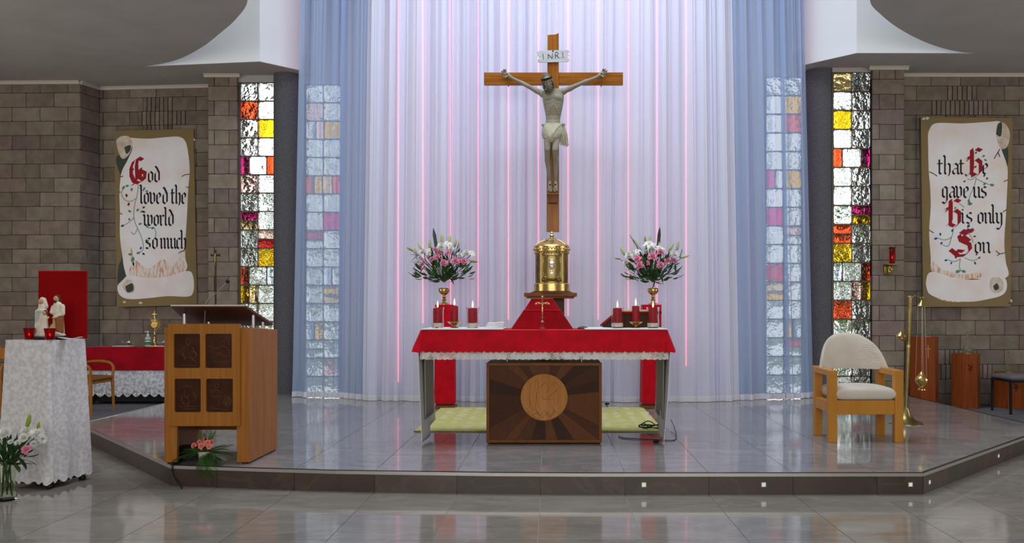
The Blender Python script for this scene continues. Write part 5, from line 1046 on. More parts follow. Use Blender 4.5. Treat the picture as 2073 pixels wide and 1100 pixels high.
# ================================================================== SCROLL PAINTINGS
# broad-nib lettering: every stroke is the sweep of a slanted pen edge
GL = {
 'i': [[(-.08, .98), (.02, .86), (.02, .16), (.13, .02)], [(.0, 1.28), (.06, 1.2)]], 'l': [[(-.1, 1.72), (.02, 1.58), (.02, .16), (.13, .02)]],
 'o': [[(.22, 1), (.02, .82), (.02, .18), (.22, 0)], [(.22, 1), (.42, .82), (.42, .18), (.22, 0)]], 'c': [[(.22, 1), (.02, .82), (.02, .18), (.2, 0), (.36, .12)], [(.2, 1), (.38, .86)]],
 'e': [[(.22, 1), (.02, .82), (.02, .18), (.2, 0), (.38, .13)], [(.22, 1), (.4, .82), (.36, .62), (.06, .48)]], 'd': [[(.22, .98), (.02, .8), (.02, .18), (.22, 0)], [(.04, 1.5), (.2, 1.34), (.43, .9), (.43, .18), (.22, 0)]],
 'n': [[(-.08, .98), (.02, .86), (.02, .14), (.1, .02)], [(.06, .84), (.3, 1), (.43, .84), (.43, .16), (.54, .02)]], 'u': [[(-.08, .98), (.02, .86), (.02, .18), (.2, .02), (.42, .2)], [(.34, .98), (.43, .86), (.43, .16), (.54, .02)]],
 'm': [[(-.08, .98), (.02, .86), (.02, .14), (.1, .02)], [(.06, .84), (.28, 1), (.40, .84), (.40, .14), (.48, .02)], [(.44, .84), (.66, 1), (.78, .84), (.78, .16), (.89, .02)]],
 'h': [[(-.1, 1.72), (.02, 1.58), (.02, .14), (.1, .02)], [(.06, .84), (.3, 1), (.43, .84), (.43, .2), (.32, -.12)]], 't': [[(.0, 1.34), (.02, 1.2), (.02, .16), (.15, .02), (.26, .1)], [(-.14, .98), (.28, .98)]],
 'r': [[(-.08, .98), (.02, .86), (.02, .14), (.12, .02)], [(.06, .84), (.22, 1.0), (.34, .86)]], 's': [[(.4, .9), (.22, 1), (.02, .82), (.04, .62), (.38, .42), (.4, .18), (.2, 0), (.0, .12)]],
 'v': [[(-.1, 1.06), (.02, .9), (.02, .16), (.2, 0), (.42, .22), (.42, .8), (.3, 1)]], 'w': [[(-.1, 1.06), (.02, .9), (.02, .16), (.18, .02), (.4, .2)], [(.3, 1.02), (.4, .88), (.4, .16), (.56, 0), (.78, .22), (.78, .8), (.66, 1)]],
 'a': [[(.04, .88), (.2, 1), (.42, .84), (.42, .16), (.53, .02)], [(.40, .56), (.14, .5), (.02, .34), (.02, .16), (.16, .02), (.40, .2)]], 'g': [[(.22, 1), (.02, .82), (.02, .2), (.2, .04), (.42, .2)], [(.2, 1), (.42, .86), (.42, -.2), (.22, -.5), (-.02, -.36)]],
 'y': [[(-.08, .98), (.02, .86), (.02, .18), (.2, .02), (.42, .2)], [(.34, .98), (.43, .86), (.43, -.12), (.2, -.52), (.0, -.4)]],
 'G': [[(.75, 1.42), (.5, 1.55), (.2, 1.35), (.05, .95), (.05, .5), (.22, .12), (.5, 0), (.85, .2), (.9, .62), (.6, .76)], [(.45, 1.5), (.38, 1.1), (.42, .2)], [(.62, .9), (.6, .35), (.78, .2)], [(.1, -.1), (.3, -.02)]],
 'H': [[(.9, 1.5), (.6, 1.62), (.34, 1.42), (.34, .3), (.1, .05)], [(.3, 1.6), (.3, .1), (.55, .0)], [(.35, .8), (.62, .98), (.86, .8), (.86, .2), (.62, -.05)], [(-.02, 1.05), (.2, 1.15), (.05, .9)]],
 'S': [[(1.15, 1.45), (.75, 1.55), (.35, 1.25), (.45, .95), (.95, .72), (1.0, .4), (.7, .08), (.3, .05), (-.15, .42)], [(.55, 1.2), (.95, .9)], [(.2, .35), (.6, .3)], [(.45, 1.45), (.8, 1.3), (1.15, 1.5)]],
}
ADV = {'i': .36, 'l': .36, 't': .46, 'r': .5, 'c': .52, 'm': 1.12, 'w': 1.02, ' ': .34}
def nib(b, pts, w, ang, y0, y1):
    n = Vector((math.cos(ang), math.sin(ang))) * w / 2
    P = [Vector(p) for p in pts]
    for p, q in zip(P[:-1], P[1:]):
        d = (q - p)
        if abs(d.x * n.y - d.y * n.x) < 1e-6: n2 = n + Vector((-n.y, n.x)) * .15
        else: n2 = n
        quad = [p - n2, p + n2, q + n2, q - n2]; b.prism([tuple(v) for v in quad], y0, y1, 'y')
    return b
def glyph(parent, ch, x, y, h, wf, S, mat, pen=.175, yy=-.0042):
    # x,y: left and baseline in photo pixels; h: x-height in pixels; S: pixel -> local
    b = B()
    for k, st_ in enumerate(GL[ch]): nib(b, [S(x + px * h * wf, y - py * h) for px, py in st_], pen * h * S.k, R(38), yy - .0003 * k, yy + .002)
    return b.build('letter', mat, parent)
def word(parent, text, x0, x1, y, h, S, mat='inkblack', pen=.175):
    adv = sum(ADV.get(c, .66) for c in text[:-1]) + ADV.get(text[-1], .66) * .75; wf = (x1 - x0) / (adv * h); x = x0 + .08 * h * wf
    for c in text:
        if c != ' ': glyph(parent, c, x, y, h, wf, S, mat, pen)
        x += ADV.get(c, .66) * h * wf
MT['inkblack'] = M('black_lettering', (.02, .018, .022), .6); MT['inkred'] = M('crimson_lettering', (.32, .012, .02), .5); MT['vine'] = M('green_vine_paint', (.10, .26, .19), .6); MT['bluep'] = M('blue_berry_paint', (.03, .09, .24), .6); MT['redp'] = M('red_berry_paint', (.18, .025, .02), .6)
MT['pboard'] = M('olive_gold_board', (.26, .18, .075), .7, c2=(.22, .17, .09), ns=3, ramp=(.3, .7)); MT['shade'] = M('dark_painted_edge', (.06, .075, .06), .7); MT['rollin'] = M('scroll_inner_curl', (.55, .42, .32), .7, c2=(.72, .66, .6), ns=9)
MT['parch'] = M('parchment_paint', (.80, .70, .64), .75, c2=(.84, .83, .86), ns=2.5, ramp=(.3, .6)); MT['burn'] = M('scorched_orange_paint', (.62, .30, .17), .75, c2=(.81, .73, .68), ns=7, st=(5, 1, 1.0), ramp=(.36, .56)); MT['crack'] = M('crack_paint', (.12, .08, .07), .8); MT['chip'] = M('chipped_board', (.62, .58, .52), .9)
class SS:
    def __init__(s, cx, cy, D): s.cx = cx; s.cy = cy; s.k = D / F
    def __call__(s, x, y): return ((x - s.cx) * s.k, (s.cy - y) * s.k)
def painting(label, corners, cx, cy, D, loc, scroll, shade, roll, burns, inner, S):
    t = thing('scroll_painting', label, 'painting', loc, 0, 'painted scroll boards')
    pb = B(); pb.prism([S(*p) for p in corners], -.0, .035, 'y'); pb.build('board', 'pboard', t, bevel=.002)
    def flat(name, pts, mat, y, par=t):
        b = B(); b.prism([(v.x, v.y) for v in spline([Vector(S(*p) + (0,)) for p in pts + pts[:1]], 5)[:-1]], y, y + .0016, 'y'); return b.build(name, mat, par)
    for p in shade: flat('shadow_paint', p, 'shade', -.0008)
    sc_ = flat('scroll', scroll, 'parch', -.0016)
    for p in burns: flat('scorch_paint', p, 'burn', -.0022)
    flat('scroll_roll', roll, 'parch', -.0028)
    for k, p in enumerate(inner): flat('scroll_curl', p, 'rollin' if k % 2 == 0 else 'shade', -.0034 - .0003 * k)
    return t, sc_
def strokes(parent, name, polys, r, mat, S, y=-.0036):
    for p in polys:
        b = B(); q = spline([Vector(S(*a) + (0,)) for a in p], 5)
        n = len(q)
        for i in range(n - 1):
            d = (q[i + 1] - q[i]); 
            if d.length < 1e-6: continue
            d.normalize(); w = Vector((-d.y, d.x, 0)) * r * S.k
            b.add([(q[i].x - w.x, y, q[i].y - w.y), (q[i].x + w.x, y, q[i].y + w.y), (q[i + 1].x + w.x, y, q[i + 1].y + w.y), (q[i + 1].x - w.x, y, q[i + 1].y - w.y)], [(0, 1, 2, 3)])
        b.build(name, mat, parent)
def leaflets(parent, items, S, y=-.004):
    for (x, yy, l, a, mt) in items:
        b = B(); cx_, cz_ = S(x, yy); L_ = l * S.k; a = R(a)
        pts = [(cx_ + L_ * (t_ * math.cos(a)) - L_ * .3 * math.sin(PI * t_) * sg * math.sin(a), cz_ + L_ * t_ * math.sin(a) + L_ * .3 * math.sin(PI * t_) * sg * math.cos(a)) for sg, ts in ((1, (0, .25, .5, .75, 1)), (-1, (.75, .5, .25))) for t_ in ts]
        b.prism(pts, y, y + .0012, 'y'); b.build('painted_leaf', mt, parent)
# left painting
Dl = 12.47; S = SS(314, 442, Dl)
t, sc_ = painting('painted scroll board reading God loved the world so much', [(236, 622), (399, 618), (392, 261), (231, 265)], 314, 442, Dl, (XD(314, Dl), Dl, ZD(442, Dl)),
    [(262, 279), (300, 281), (335, 278), (362, 277), (375, 286), (381, 310), (384, 345), (381, 385), (379, 430), (376, 480), (375, 520), (378, 545), (350, 566), (300, 566), (262, 565), (252, 545), (248, 520), (243, 480), (243, 430), (242, 390), (246, 350), (258, 325), (268, 300)],
    [[(262, 300), (270, 296), (256, 328), (246, 352), (240, 344), (236, 318)], [(243, 470), (250, 520), (252, 545), (262, 566), (262, 600), (246, 600), (238, 570), (240, 540), (246, 520)]],
    [(250, 566), (262, 558), (300, 563), (340, 560), (372, 550), (388, 552), (393, 575), (390, 595), (378, 601), (340, 600), (300, 604), (262, 606), (243, 598), (238, 580)],
    [[(262, 545), (275, 528), (300, 545), (330, 525), (350, 540), (365, 520), (374, 548), (340, 562), (300, 566), (266, 562)], [(262, 520), (266, 500), (272, 540)]],
    [[(238, 300), (236, 285), (246, 276), (262, 277), (268, 292), (262, 312), (250, 322), (242, 314)], [(252, 298), (264, 294), (264, 304), (256, 312)], [(248, 580), (255, 568), (266, 568), (273, 580), (270, 592), (258, 594)], [(254, 580), (268, 574), (270, 588), (258, 592)]], S)
glyph(t, 'G', 264, 371, 33, 1.0, S, 'inkred', .27); word(t, 'od', 299, 322, 369, 21.5, S); word(t, 'loved', 284, 338, 413, 22.5, S); word(t, 'the', 347, 376, 413, 22.5, S); word(t, 'world', 291, 350, 457.5, 22, S); word(t, 'so', 294, 318, 504, 22, S); word(t, 'much', 325, 375, 504, 22, S)
strokes(t, 'painted_vine', [[(280, 372), (278, 395), (272, 420), (272, 445), (280, 465), (288, 485), (290, 505), (280, 512)], [(276, 402), (264, 408), (252, 404), (246, 392), (250, 382)], [(272, 440), (262, 450), (252, 456)], [(279, 462), (272, 475), (266, 470)], [(300, 462), (312, 462), (316, 475), (308, 492)], [(282, 380), (292, 388)]], .6, 'vine', S)
leaflets(t, [(248, 384, 9, 60, 'vine'), (254, 378, 8, 20, 'vine'), (245, 390, 7, 160, 'vine'), (257, 400, 8, 100, 'redp'), (262, 410, 8, -110, 'redp'), (266, 388, 8, 80, 'vine'), (290, 386, 8, 60, 'vine'), (294, 388, 7, 10, 'vine'), (266, 430, 8, 150, 'vine'), (276, 428, 8, 40, 'vine'), (284, 430, 8, 20, 'vine'), (252, 456, 8, 200, 'bluep'), (262, 448, 7, 90, 'vine'), (280, 455, 8, 20, 'vine'), (300, 462, 8, 120, 'vine'), (306, 464, 8, 30, 'vine'), (271, 520, 12, 250, 'vine'), (276, 514, 9, 20, 'vine'), (268, 516, 9, 170, 'vine'), (284, 506, 7, 70, 'bluep'), (288, 512, 7, -40, 'redp'), (268, 346, 6, 60, 'bluep'), (284, 352, 6, 20, 'vine'), (288, 422, 7, 30, 'redp'), (288, 428, 7, -20, 'redp'), (296, 490, 7, 30, 'vine')], S)
strokes(t, 'painted_crack', [[(384, 353), (375, 354), (368, 358)], [(384, 380), (377, 379)], [(374, 508), (366, 510), (362, 513)], [(243, 358), (250, 357)], [(242, 432), (248, 434)]], .9, 'crack', S)
leaflets(t, [(393, 280, 6, -80, 'chip'), (394, 300, 8, -95, 'crack'), (395, 330, 6, -90, 'crack'), (248, 612, 8, 0, 'chip'), (280, 614, 9, 5, 'chip')], S, -.0015)
for x in (283, 358): a = S(x, 264); B().tube([(a[0], .01, a[1] - .01), (a[0] + .01, .02, a[1] + .05)], .002, 5).build('hanging_wire', 'steel', t)
# right painting
Dr = 11.82; S = SS(1957, 430, Dr)
t, sc_ = painting('painted scroll board reading that He gave us His only Son', [(1869, 622), (2046, 621), (2050, 239), (1864, 237)], 1957, 430, Dr, (XD(1957, Dr), Dr, ZD(430, Dr)),
    [(1886, 254), (1900, 249), (1950, 250), (2000, 247), (2025, 247), (2024, 268), (2022, 285), (2028, 305), (2037, 330), (2040, 350), (2038, 400), (2036, 440), (2033, 490), (2036, 530), (2040, 560), (2000, 566), (1950, 562), (1905, 556), (1886, 548), (1884, 520), (1881, 470), (1884, 420), (1883, 380), (1880, 345), (1879, 300), (1879, 270)],
    [[(2024, 290), (2040, 300), (2040, 335), (2034, 325)]],
    [(1874, 575), (1878, 556), (1892, 551), (1930, 562), (1970, 567), (2010, 562), (2030, 560), (2038, 572), (2036, 590), (2024, 600), (2000, 606), (1970, 611), (1930, 610), (1900, 604), (1880, 594)],
    [[(1884, 545), (1890, 530), (1905, 545), (1925, 550), (1950, 556), (1985, 552), (1984, 562), (1940, 566), (1900, 558)], [(1876, 585), (1884, 580), (1900, 592), (1930, 602), (1980, 604), (1940, 612), (1900, 606)]],
    [[(2016, 268), (2020, 250), (2032, 249), (2042, 262), (2044, 280), (2038, 298), (2028, 302), (2020, 290)], [(2016, 272), (2020, 252), (2028, 250), (2026, 276)], [(2003, 578), (2006, 564), (2020, 561), (2030, 570), (2030, 586), (2018, 594), (2006, 590)], [(2010, 580), (2018, 574), (2022, 584), (2014, 588)]], S)
word(t, 'that', 1899, 1951, 353.5, 22.5, S); glyph(t, 'H', 1957, 355, 33, .98, S, 'inkred', .27); word(t, 'e', 1988, 1999, 353.5, 22.5, S); word(t, 'gave', 1906, 1960, 401, 23, S); word(t, 'us', 1970, 1996, 401, 23, S); glyph(t, 'H', 1914, 458, 33, .98, S, 'inkred', .27); word(t, 'is', 1946, 1967, 453, 22.5, S); word(t, 'only', 1978, 2027, 453, 22.5, S); glyph(t, 'S', 1929, 520, 35, 1.0, S, 'inkred', .27); word(t, 'on', 1972, 2001, 513, 22.5, S)
strokes(t, 'painted_vine', [[(1975, 358), (1966, 364), (1958, 362)], [(1976, 360), (1972, 378), (1964, 395), (1960, 412)], [(1976, 362), (1988, 368), (2002, 374)], [(1930, 462), (1926, 480), (1912, 486), (1898, 482)], [(1926, 480), (1920, 498), (1908, 496)], [(1960, 472), (1966, 480), (1970, 492)], [(1944, 524), (1932, 530), (1918, 526)], [(1944, 524), (1942, 540), (1946, 550)], [(1952, 522), (1968, 528), (1980, 524)], [(1942, 412), (1952, 420)]], .6, 'vine', S)
leaflets(t, [(1957, 358, 7, 120, 'bluep'), (1955, 366, 6, 210, 'bluep'), (1966, 360, 6, 60, 'bluep'), (1996, 364, 6, 50, 'redp'), (1990, 358, 6, 40, 'bluep'), (2003, 374, 10, -10, 'vine'), (1996, 370, 8, 220, 'vine'), (1958, 414, 11, 10, 'vine'), (1962, 412, 9, 100, 'vine'), (1898, 482, 8, 200, 'bluep'), (1904, 478, 7, 100, 'bluep'), (1908, 490, 7, 230, 'bluep'), (1926, 470, 7, 60, 'bluep'), (1958, 462, 9, 60, 'bluep'), (1964, 466, 8, 20, 'bluep'), (1956, 468, 8, 160, 'bluep'), (1970, 480, 6, 20, 'redp'), (1918, 526, 7, 200, 'bluep'), (1926, 530, 6, 260, 'bluep'), (1936, 524, 6, 120, 'redp'), (1944, 548, 11, 200, 'vine'), (1946, 548, 10, -20, 'vine'), (1972, 530, 7, -60, 'bluep'), (1980, 524, 6, 40, 'redp'), (1976, 518, 6, 80, 'bluep'), (1974, 312, 6, 60, 'bluep'), (1972, 340, 6, 40, 'redp'), (1988, 318, 7, 30, 'vine'), (1992, 322, 7, -40, 'vine'), (1932, 424, 6, 60, 'vine')], S)
strokes(t, 'painted_crack', [[(2024, 302), (2018, 312), (2012, 322)], [(2020, 308), (2024, 318)], [(2040, 364), (2032, 368)], [(2038, 424), (2030, 430)], [(2034, 512), (2024, 514), (2016, 508)], [(2024, 514), (2018, 518)], [(1881, 348), (1890, 352), (1897, 357)], [(1881, 466), (1890, 472)]], .9, 'crack', S)
leaflets(t, [(1866, 242, 9, 20, 'chip'), (1872, 240, 10, 5, 'chip'), (2046, 606, 7, -70, 'chip'), (2046, 614, 6, 180, 'crack'), (2046, 508, 4, 0, 'crack')], S, -.0015)
for x in (1898, 2006): a = S(x, 238); B().tube([(a[0], .01, a[1] - .01), (a[0], .02, a[1] + .04)], .002, 5).build('hanging_wire', 'steel', t)
# ================================================================== FLOWERS
MT['rose'] = M('pink_rose_petal', (.66, .14, .25), .6, c2=(.78, .36, .46), ns=25, rand=.12); MT['coral'] = M('coral_rose_petal', (.72, .14, .13), .6, c2=(.8, .32, .26), ns=25, rand=.12); MT['mum'] = M('white_petal', (.80, .80, .74), .6, rand=.05); MT['bud'] = M('pale_green_bud', (.42, .5, .2), .5, c2=(.55, .6, .36), ns=10, rand=.12); MT['budg'] = M('bright_green_bud', (.25, .33, .03), .5)
MT['leaf'] = M('dark_green_leaf', (.025, .075, .022), .45, rand=.45); MT['leaf2'] = M('mid_green_leaf', (.07, .14, .035), .5, rand=.4); MT['strap'] = M('blue_green_strap_leaf', (.05, .085, .065), .5); MT['stemg'] = M('green_stem', (.05, .10, .025), .6); MT['yel'] = M('yellow_stamen', (.5, .36, .05), .7); MT['fern'] = M('fern_green', (.05, .14, .015), .55, rand=.4); MT['dusty'] = M('grey_green_leaf', (.16, .22, .17), .8); MT['pot'] = M('cream_pot', (.5, .47, .38), .7)
def petal(b, L_, w, tilt, az, curl, r0, z0, n=4):
    m = Matrix.Rotation(az, 3, 'Z')
    def f(u, v):
        t = v; a = tilt + curl * t; x = (u - .5) * w * math.sin(PI * (.12 + .82 * t)) ** .8; rr = r0 + L_ * t * math.cos(a); zz = z0 + L_ * t * math.sin(a) + .12 * w * (2 * u - 1) ** 2
        return m @ Vector((rr, x, zz))
    b.grid(f, 2, n)
def mk_rose(mat):
    b = B(); 
    for k in range(16): t = k / 15; petal(b, .75 + .5 * t, .8 + .55 * t, R(86 - 52 * t), k * 2.4, -R(10 + 45 * t), .04 + .16 * t, .25 - .25 * t, 4)
    b.ell((0, 0, .35), (.28, .28, .5), 8, 6); return proto(b, mat, 60)
def mk_mum():
    b = B()
    for l in range(5):
        n = 16 - 2 * l
        for k in range(n): petal(b, 1 - .12 * l, .26, R(4 + 18 * l), 2 * PI * k / n + l * .3, R(14), .06, .05 * l, 3)
    b.ell((0, 0, .28), (.16, .16, .1), 8, 5); return proto(b, 'mum', 60)
def mk_lily():
    b = B()
    for k in range(6): petal(b, 1.25, .55, R(62 - 8 * (k % 2)), k * PI / 3, -R(75), .05, 0, 6)
    for k in range(6): a = k * PI / 3 + .5; b.tube([(0, 0, 0), (.2 * math.cos(a), .2 * math.sin(a), .7)], .025, 4); 
    return proto(b, 'mum', 70)
def mk_bud(mat): b = B(); b.lathe([(0, 0), (.10, .06), (.15, .3), (.15, .55), (.1, .82), (.03, .98), (0, 1)], 8); return proto(b, mat, 70)
def mk_leaf(mat, w=.28, bend=.35):
    b = B(); b.grid(lambda u, v: ((u - .5) * 2 * w * math.sin(PI * (.06 + .92 * v)) ** .9 * .5, -bend * v * v + .08 * abs(u - .5), v), 2, 6); return proto(b, mat, 80)
def mk_strap(): b = B(); b.grid(lambda u, v: ((u - .5) * .17 * (1 if v < .8 else (1 - (v - .8) * 4.6)), .02 * abs(u - .5), v), 2, 8); return proto(b, 'strap', 80)
def mk_fern():
    b = B(); b.tube([(0, 0, 0), (0, -.1, .5), (0, -.32, 1)], [.012, .009, .004], 4)
    for k in range(24):
        t = .08 + .9 * k / 24; c = Vector((0, -.32 * t * t, t)); l = .22 * math.sin(PI * (.18 + .78 * t)) + .03
        for sg in (-1, 1): b.add([c, c + Vector((sg * l * .5, -.01, .006 + l * .28)), c + Vector((sg * l, -.06, .45 * l)), c + Vector((sg * l * .5, -.03, l * .22 - .006))], [(0, 1, 2, 3)])
    return proto(b, 'fern', 60)
FLM = {'rose': mk_rose('rose'), 'coral': mk_rose('coral'), 'mum': mk_mum(), 'lily': mk_lily(), 'bud': mk_bud('bud'), 'budg': mk_bud('budg'), 'leaf': mk_leaf('leaf'), 'leaf2': mk_leaf('leaf2', .34), 'strap': mk_strap(), 'fern': mk_fern(), 'dusty': mk_leaf('dusty', .4), 'thin': mk_leaf('leaf', .12, .5)}
NM = {'rose': 'rose', 'coral': 'rose', 'mum': 'chrysanthemum', 'lily': 'lily', 'bud': 'lily_bud', 'budg': 'lily_bud', 'leaf': 'leaf', 'leaf2': 'leaf', 'strap': 'strap_leaf', 'fern': 'fern_frond', 'dusty': 'leaf', 'thin': 'leaf'}
def orient(d, roll=0): q = Vector(d).to_track_quat('Z', 'Y'); return (q.to_matrix() @ Matrix.Rotation(roll, 3, 'Z')).to_euler()
def bouquet(label, root, D, neck, items, nleaf, spread, seed, cat='bouquet', stems=True, lmin=.07, lmax=.15):
    # items: (kind, px, py, depth offset, size in metres, direction or None)
    rnd = random.Random(seed); root = Vector(root); items = [(a[0], a[1], a[2], a[3], a[4] * {'rose': .62, 'coral': .62, 'mum': .85}.get(a[0], 1), a[5]) for a in items]; t = thing('flower_arrangement', label, cat, root); nk = Vector(neck) - root
    for (k, x, y, dy, sz, dr) in items:
        p = W(x, y, D + dy) - root
        if k in ('strap', 'thin', 'fern') or (k in ('leaf', 'leaf2', 'dusty') and isinstance(dr, tuple)):
            q = W(dr[0], dr[1], D + dr[2]) - root; d = q - p; inst(NM[k], FLM[k], t, p, orient(d, rnd.uniform(-.4, .4)), (d.length * (1.2 if k != 'strap' else 1), d.length * .6, d.length)); continue
        d = dr if dr else (p - nk).normalized() * .6 + Vector((0, -.9, .35))
        if k in ('bud', 'budg'):
            d = Vector(dr) if dr else (p - nk).normalized() + Vector((rnd.uniform(-.2, .2), -.1, .25)); d = d.normalized(); inst(NM[k], FLM[k], t, p - d * sz * .5, orient(d, rnd.uniform(0, 6)), sz)
        else: inst(NM[k], FLM[k], t, p, orient(d, rnd.uniform(0, 6)), sz)
        if stems: B().tube(spline([nk, nk.lerp(p, .5) + Vector((0, .02, .015)), p - Vector(d).normalized() * sz * .25], 4), .0035, 5).build('stem', 'stemg', t, smooth=80)
    for i in range(nleaf):
        a = rnd.uniform(0, 2 * PI); e = rnd.uniform(.1, 1.25); f = rnd.uniform(.12, .95); dirv = Vector((math.cos(a) * math.cos(e), math.sin(a) * math.cos(e) * .6, math.sin(e)))
        p = nk + Vector((dirv.x * spread[0], dirv.y * spread[0], dirv.z * spread[1])) * f; d = dirv + Vector((rnd.uniform(-.5, .5), rnd.uniform(-.6, .2), rnd.uniform(-.5, .3))); l = rnd.uniform(lmin, lmax); k = rnd.choice(('leaf', 'leaf', 'leaf2', 'thin')); inst('leaf', FLM[k], t, p, orient(d, rnd.uniform(-1.2, 1.2) + PI), l)
    return t
def goblet(label, x, D, y):
    t = thing('goblet_vase', label, 'vase', (XD(x, D), D, ZD(y, D) + .002), 0, 'gold goblet vases')
    B().lathe([(.062, 0), (.062, .006), (.05, .014), (.022, .024), (.016, .04), (.026, .052), (.026, .06), (.014, .07), (.022, .085), (.014, .1), (.018, .11), (.045, .125), (.064, .15), (.066, .175), (.058, .195), (.055, .193), (.06, .172), (.04, .13), (0, .12)], 32).build('goblet', 'brass', t, smooth=50)
    B().lathe([(.036, .135), (.042, .2), (.048, .245), (.052, .27), (.049, .27), (.044, .24), (.038, .2), (.032, .14), (0, .138)], 28).build('glass_insert', 'glass', t, smooth=60); return t
Dv = 10.15
goblet('gold goblet vase on the left red stand', 899, Dv, 617); goblet('gold goblet vase on the right red stand', 1322, Dv, 617)
L1 = [('mum', 868, 517, -.06, .045, None), ('mum', 913, 505, -.06, .05, None), ('mum', 930, 517, -.06, .05, None), ('lily', 866, 508, -.02, .04, None), ('rose', 889, 512, -.09, .045, None), ('rose', 855, 537, -.05, .05, None), ('rose', 875, 526, -.1, .05, None), ('rose', 886, 521, -.12, .05, None), ('rose', 898, 533, -.14, .062, None), ('rose', 922, 529, -.13, .064, None), ('rose', 938, 529, -.08, .058, None), ('rose', 907, 513, -.1, .048, None), ('rose', 881, 506, -.08, .045, None),
      ('mum', 857, 511, -.05, .058, None), ('mum', 894, 500, -.08, .068, None), ('lily', 890, 503, -.06, .05, None), ('mum', 944, 513, -.03, .055, None), ('lily', 955, 514, 0, .05, None), ('lily', 906, 494, 0, .05, None), ('lily', 845, 522, .02, .045, (-.8, -.4, -.2)),
      ('bud', 850, 498, 0, .11, (-.45, 0, 1)), ('bud', 870, 494, 0, .12, (0, 0, 1)), ('bud', 895, 484, 0, .13, (0, 0, 1)), ('bud', 910, 484, .02, .12, (.08, 0, 1)), ('bud', 922, 491, 0, .11, (.2, 0, 1)), ('bud', 929, 495, .03, .09, (.3, 0, 1)), ('bud', 841, 508, -.02, .09, (-.3, 0, 1)), ('budg', 830, 505, 0, .09, (-1, 0, .5)), ('bud', 959, 512, .02, .09, (.8, 0, .6)), ('budg', 960, 530, 0, .09, (1, 0, -.05)),
      ('strap', 886, 520, -.02, 0, (877, 462, 0)), ('strap', 875, 527, .02, 0, (874, 500, 0)), ('strap', 922, 520, 0, 0, (929, 487, 0)), ('leaf', 860, 540, -.05, 0, (847, 553, -.1)), ('leaf', 880, 548, -.08, 0, (866, 562, -.12)), ('leaf', 908, 560, -.08, 0, (921, 573, -.12)), ('thin', 915, 552, -.05, 0, (937, 555, -.1)), ('thin', 920, 560, -.05, 0, (936, 564, -.1)), ('leaf', 940, 535, -.05, 0, (950, 545, -.1)), ('leaf', 855, 532, -.02, 0, (836, 528, 0)), ('leaf', 944, 527, 0, 0, (962, 529, 0)), ('leaf', 850, 520, 0, 0, (832, 512, 0)), ('thin', 850, 515, 0, 0, (829, 525, -.05)), ('thin', 848, 530, 0, 0, (830, 545, -.05))]
bouquet('mixed bouquet of pink roses and white lilies, left of the tabernacle', (XD(899, Dv), Dv, ZD(566, Dv)), Dv, W(899, 572, Dv), L1, 210, (.36, .37), 21, lmin=.06, lmax=.13)
L2 = [('mum', 1307, 511, -.06, .05, None), ('mum', 1348, 517, -.07, .05, None), ('lily', 1290, 510, -.03, .045, None), ('mum', 1322, 506, -.05, .05, None), ('rose', 1310, 533, -.12, .045, None), ('rose', 1290, 525, -.1, .062, None), ('rose', 1300, 527, -.06, .05, None), ('rose', 1295, 539, -.14, .058, None), ('rose', 1321, 520, -.14, .07, None), ('rose', 1337, 511, -.1, .058, None), ('rose', 1337, 537, -.14, .06, None), ('rose', 1351, 528, -.1, .062, None), ('rose', 1364, 529, -.05, .056, None),
      ('mum', 1274, 519, -.06, .068, None), ('mum', 1267, 532, -.03, .045, None), ('lily', 1314, 496, -.06, .07, (0, -.7, .8)), ('lily', 1335, 506, -.04, .065, None), ('mum', 1364, 516, -.04, .062, None), ('lily', 1330, 498, .02, .05, None), ('mum', 1280, 512, -.02, .04, None),
      ('bud', 1260, 509, 0, .12, (-.5, 0, .9)), ('bud', 1287, 492, 0, .11, (-.35, 0, 1)), ('bud', 1315, 487, 0, .12, (.12, 0, 1)), ('budg', 1306, 485, .02, .08, (-.1, 0, 1)), ('bud', 1359, 500, 0, .12, (.55, 0, 1)), ('bud', 1372, 497, 0, .12, (.1, 0, 1)), ('bud', 1386, 520, 0, .12, (1, 0, .25)), ('budg', 1250, 524, 0, .07, (-1, 0, .1)), ('bud', 1334, 496, .02, .09, (0, 0, 1)),
      ('strap', 1302, 522, 0, 0, (1274, 475, 0)), ('strap', 1331, 520, .02, 0, (1336, 460, 0)), ('strap', 1376, 522, 0, 0, (1382, 504, 0)), ('leaf', 1283, 537, -.05, 0, (1270, 546, -.08)), ('thin', 1302, 552, -.06, 0, (1286, 568, -.1)), ('leaf', 1335, 555, -.06, 0, (1344, 571, -.1)), ('thin', 1345, 552, -.05, 0, (1362, 556, -.08)), ('leaf', 1366, 535, -.03, 0, (1369, 550, -.08)), ('leaf', 1278, 532, 0, 0, (1262, 537, 0)), ('leaf', 1370, 522, 0, 0, (1390, 517, 0)), ('leaf', 1352, 540, -.05, 0, (1358, 549, -.08)), ('leaf', 1300, 510, 0, 0, (1292, 495, 0)), ('thin', 1290, 540, 0, 0, (1281, 553, -.05))]
bouquet('mixed bouquet of pink roses and white lilies, right of the tabernacle', (XD(1322, Dv), Dv, ZD(566, Dv)), Dv, W(1322, 572, Dv), L2, 200, (.36, .36), 22, lmin=.06, lmax=.13)
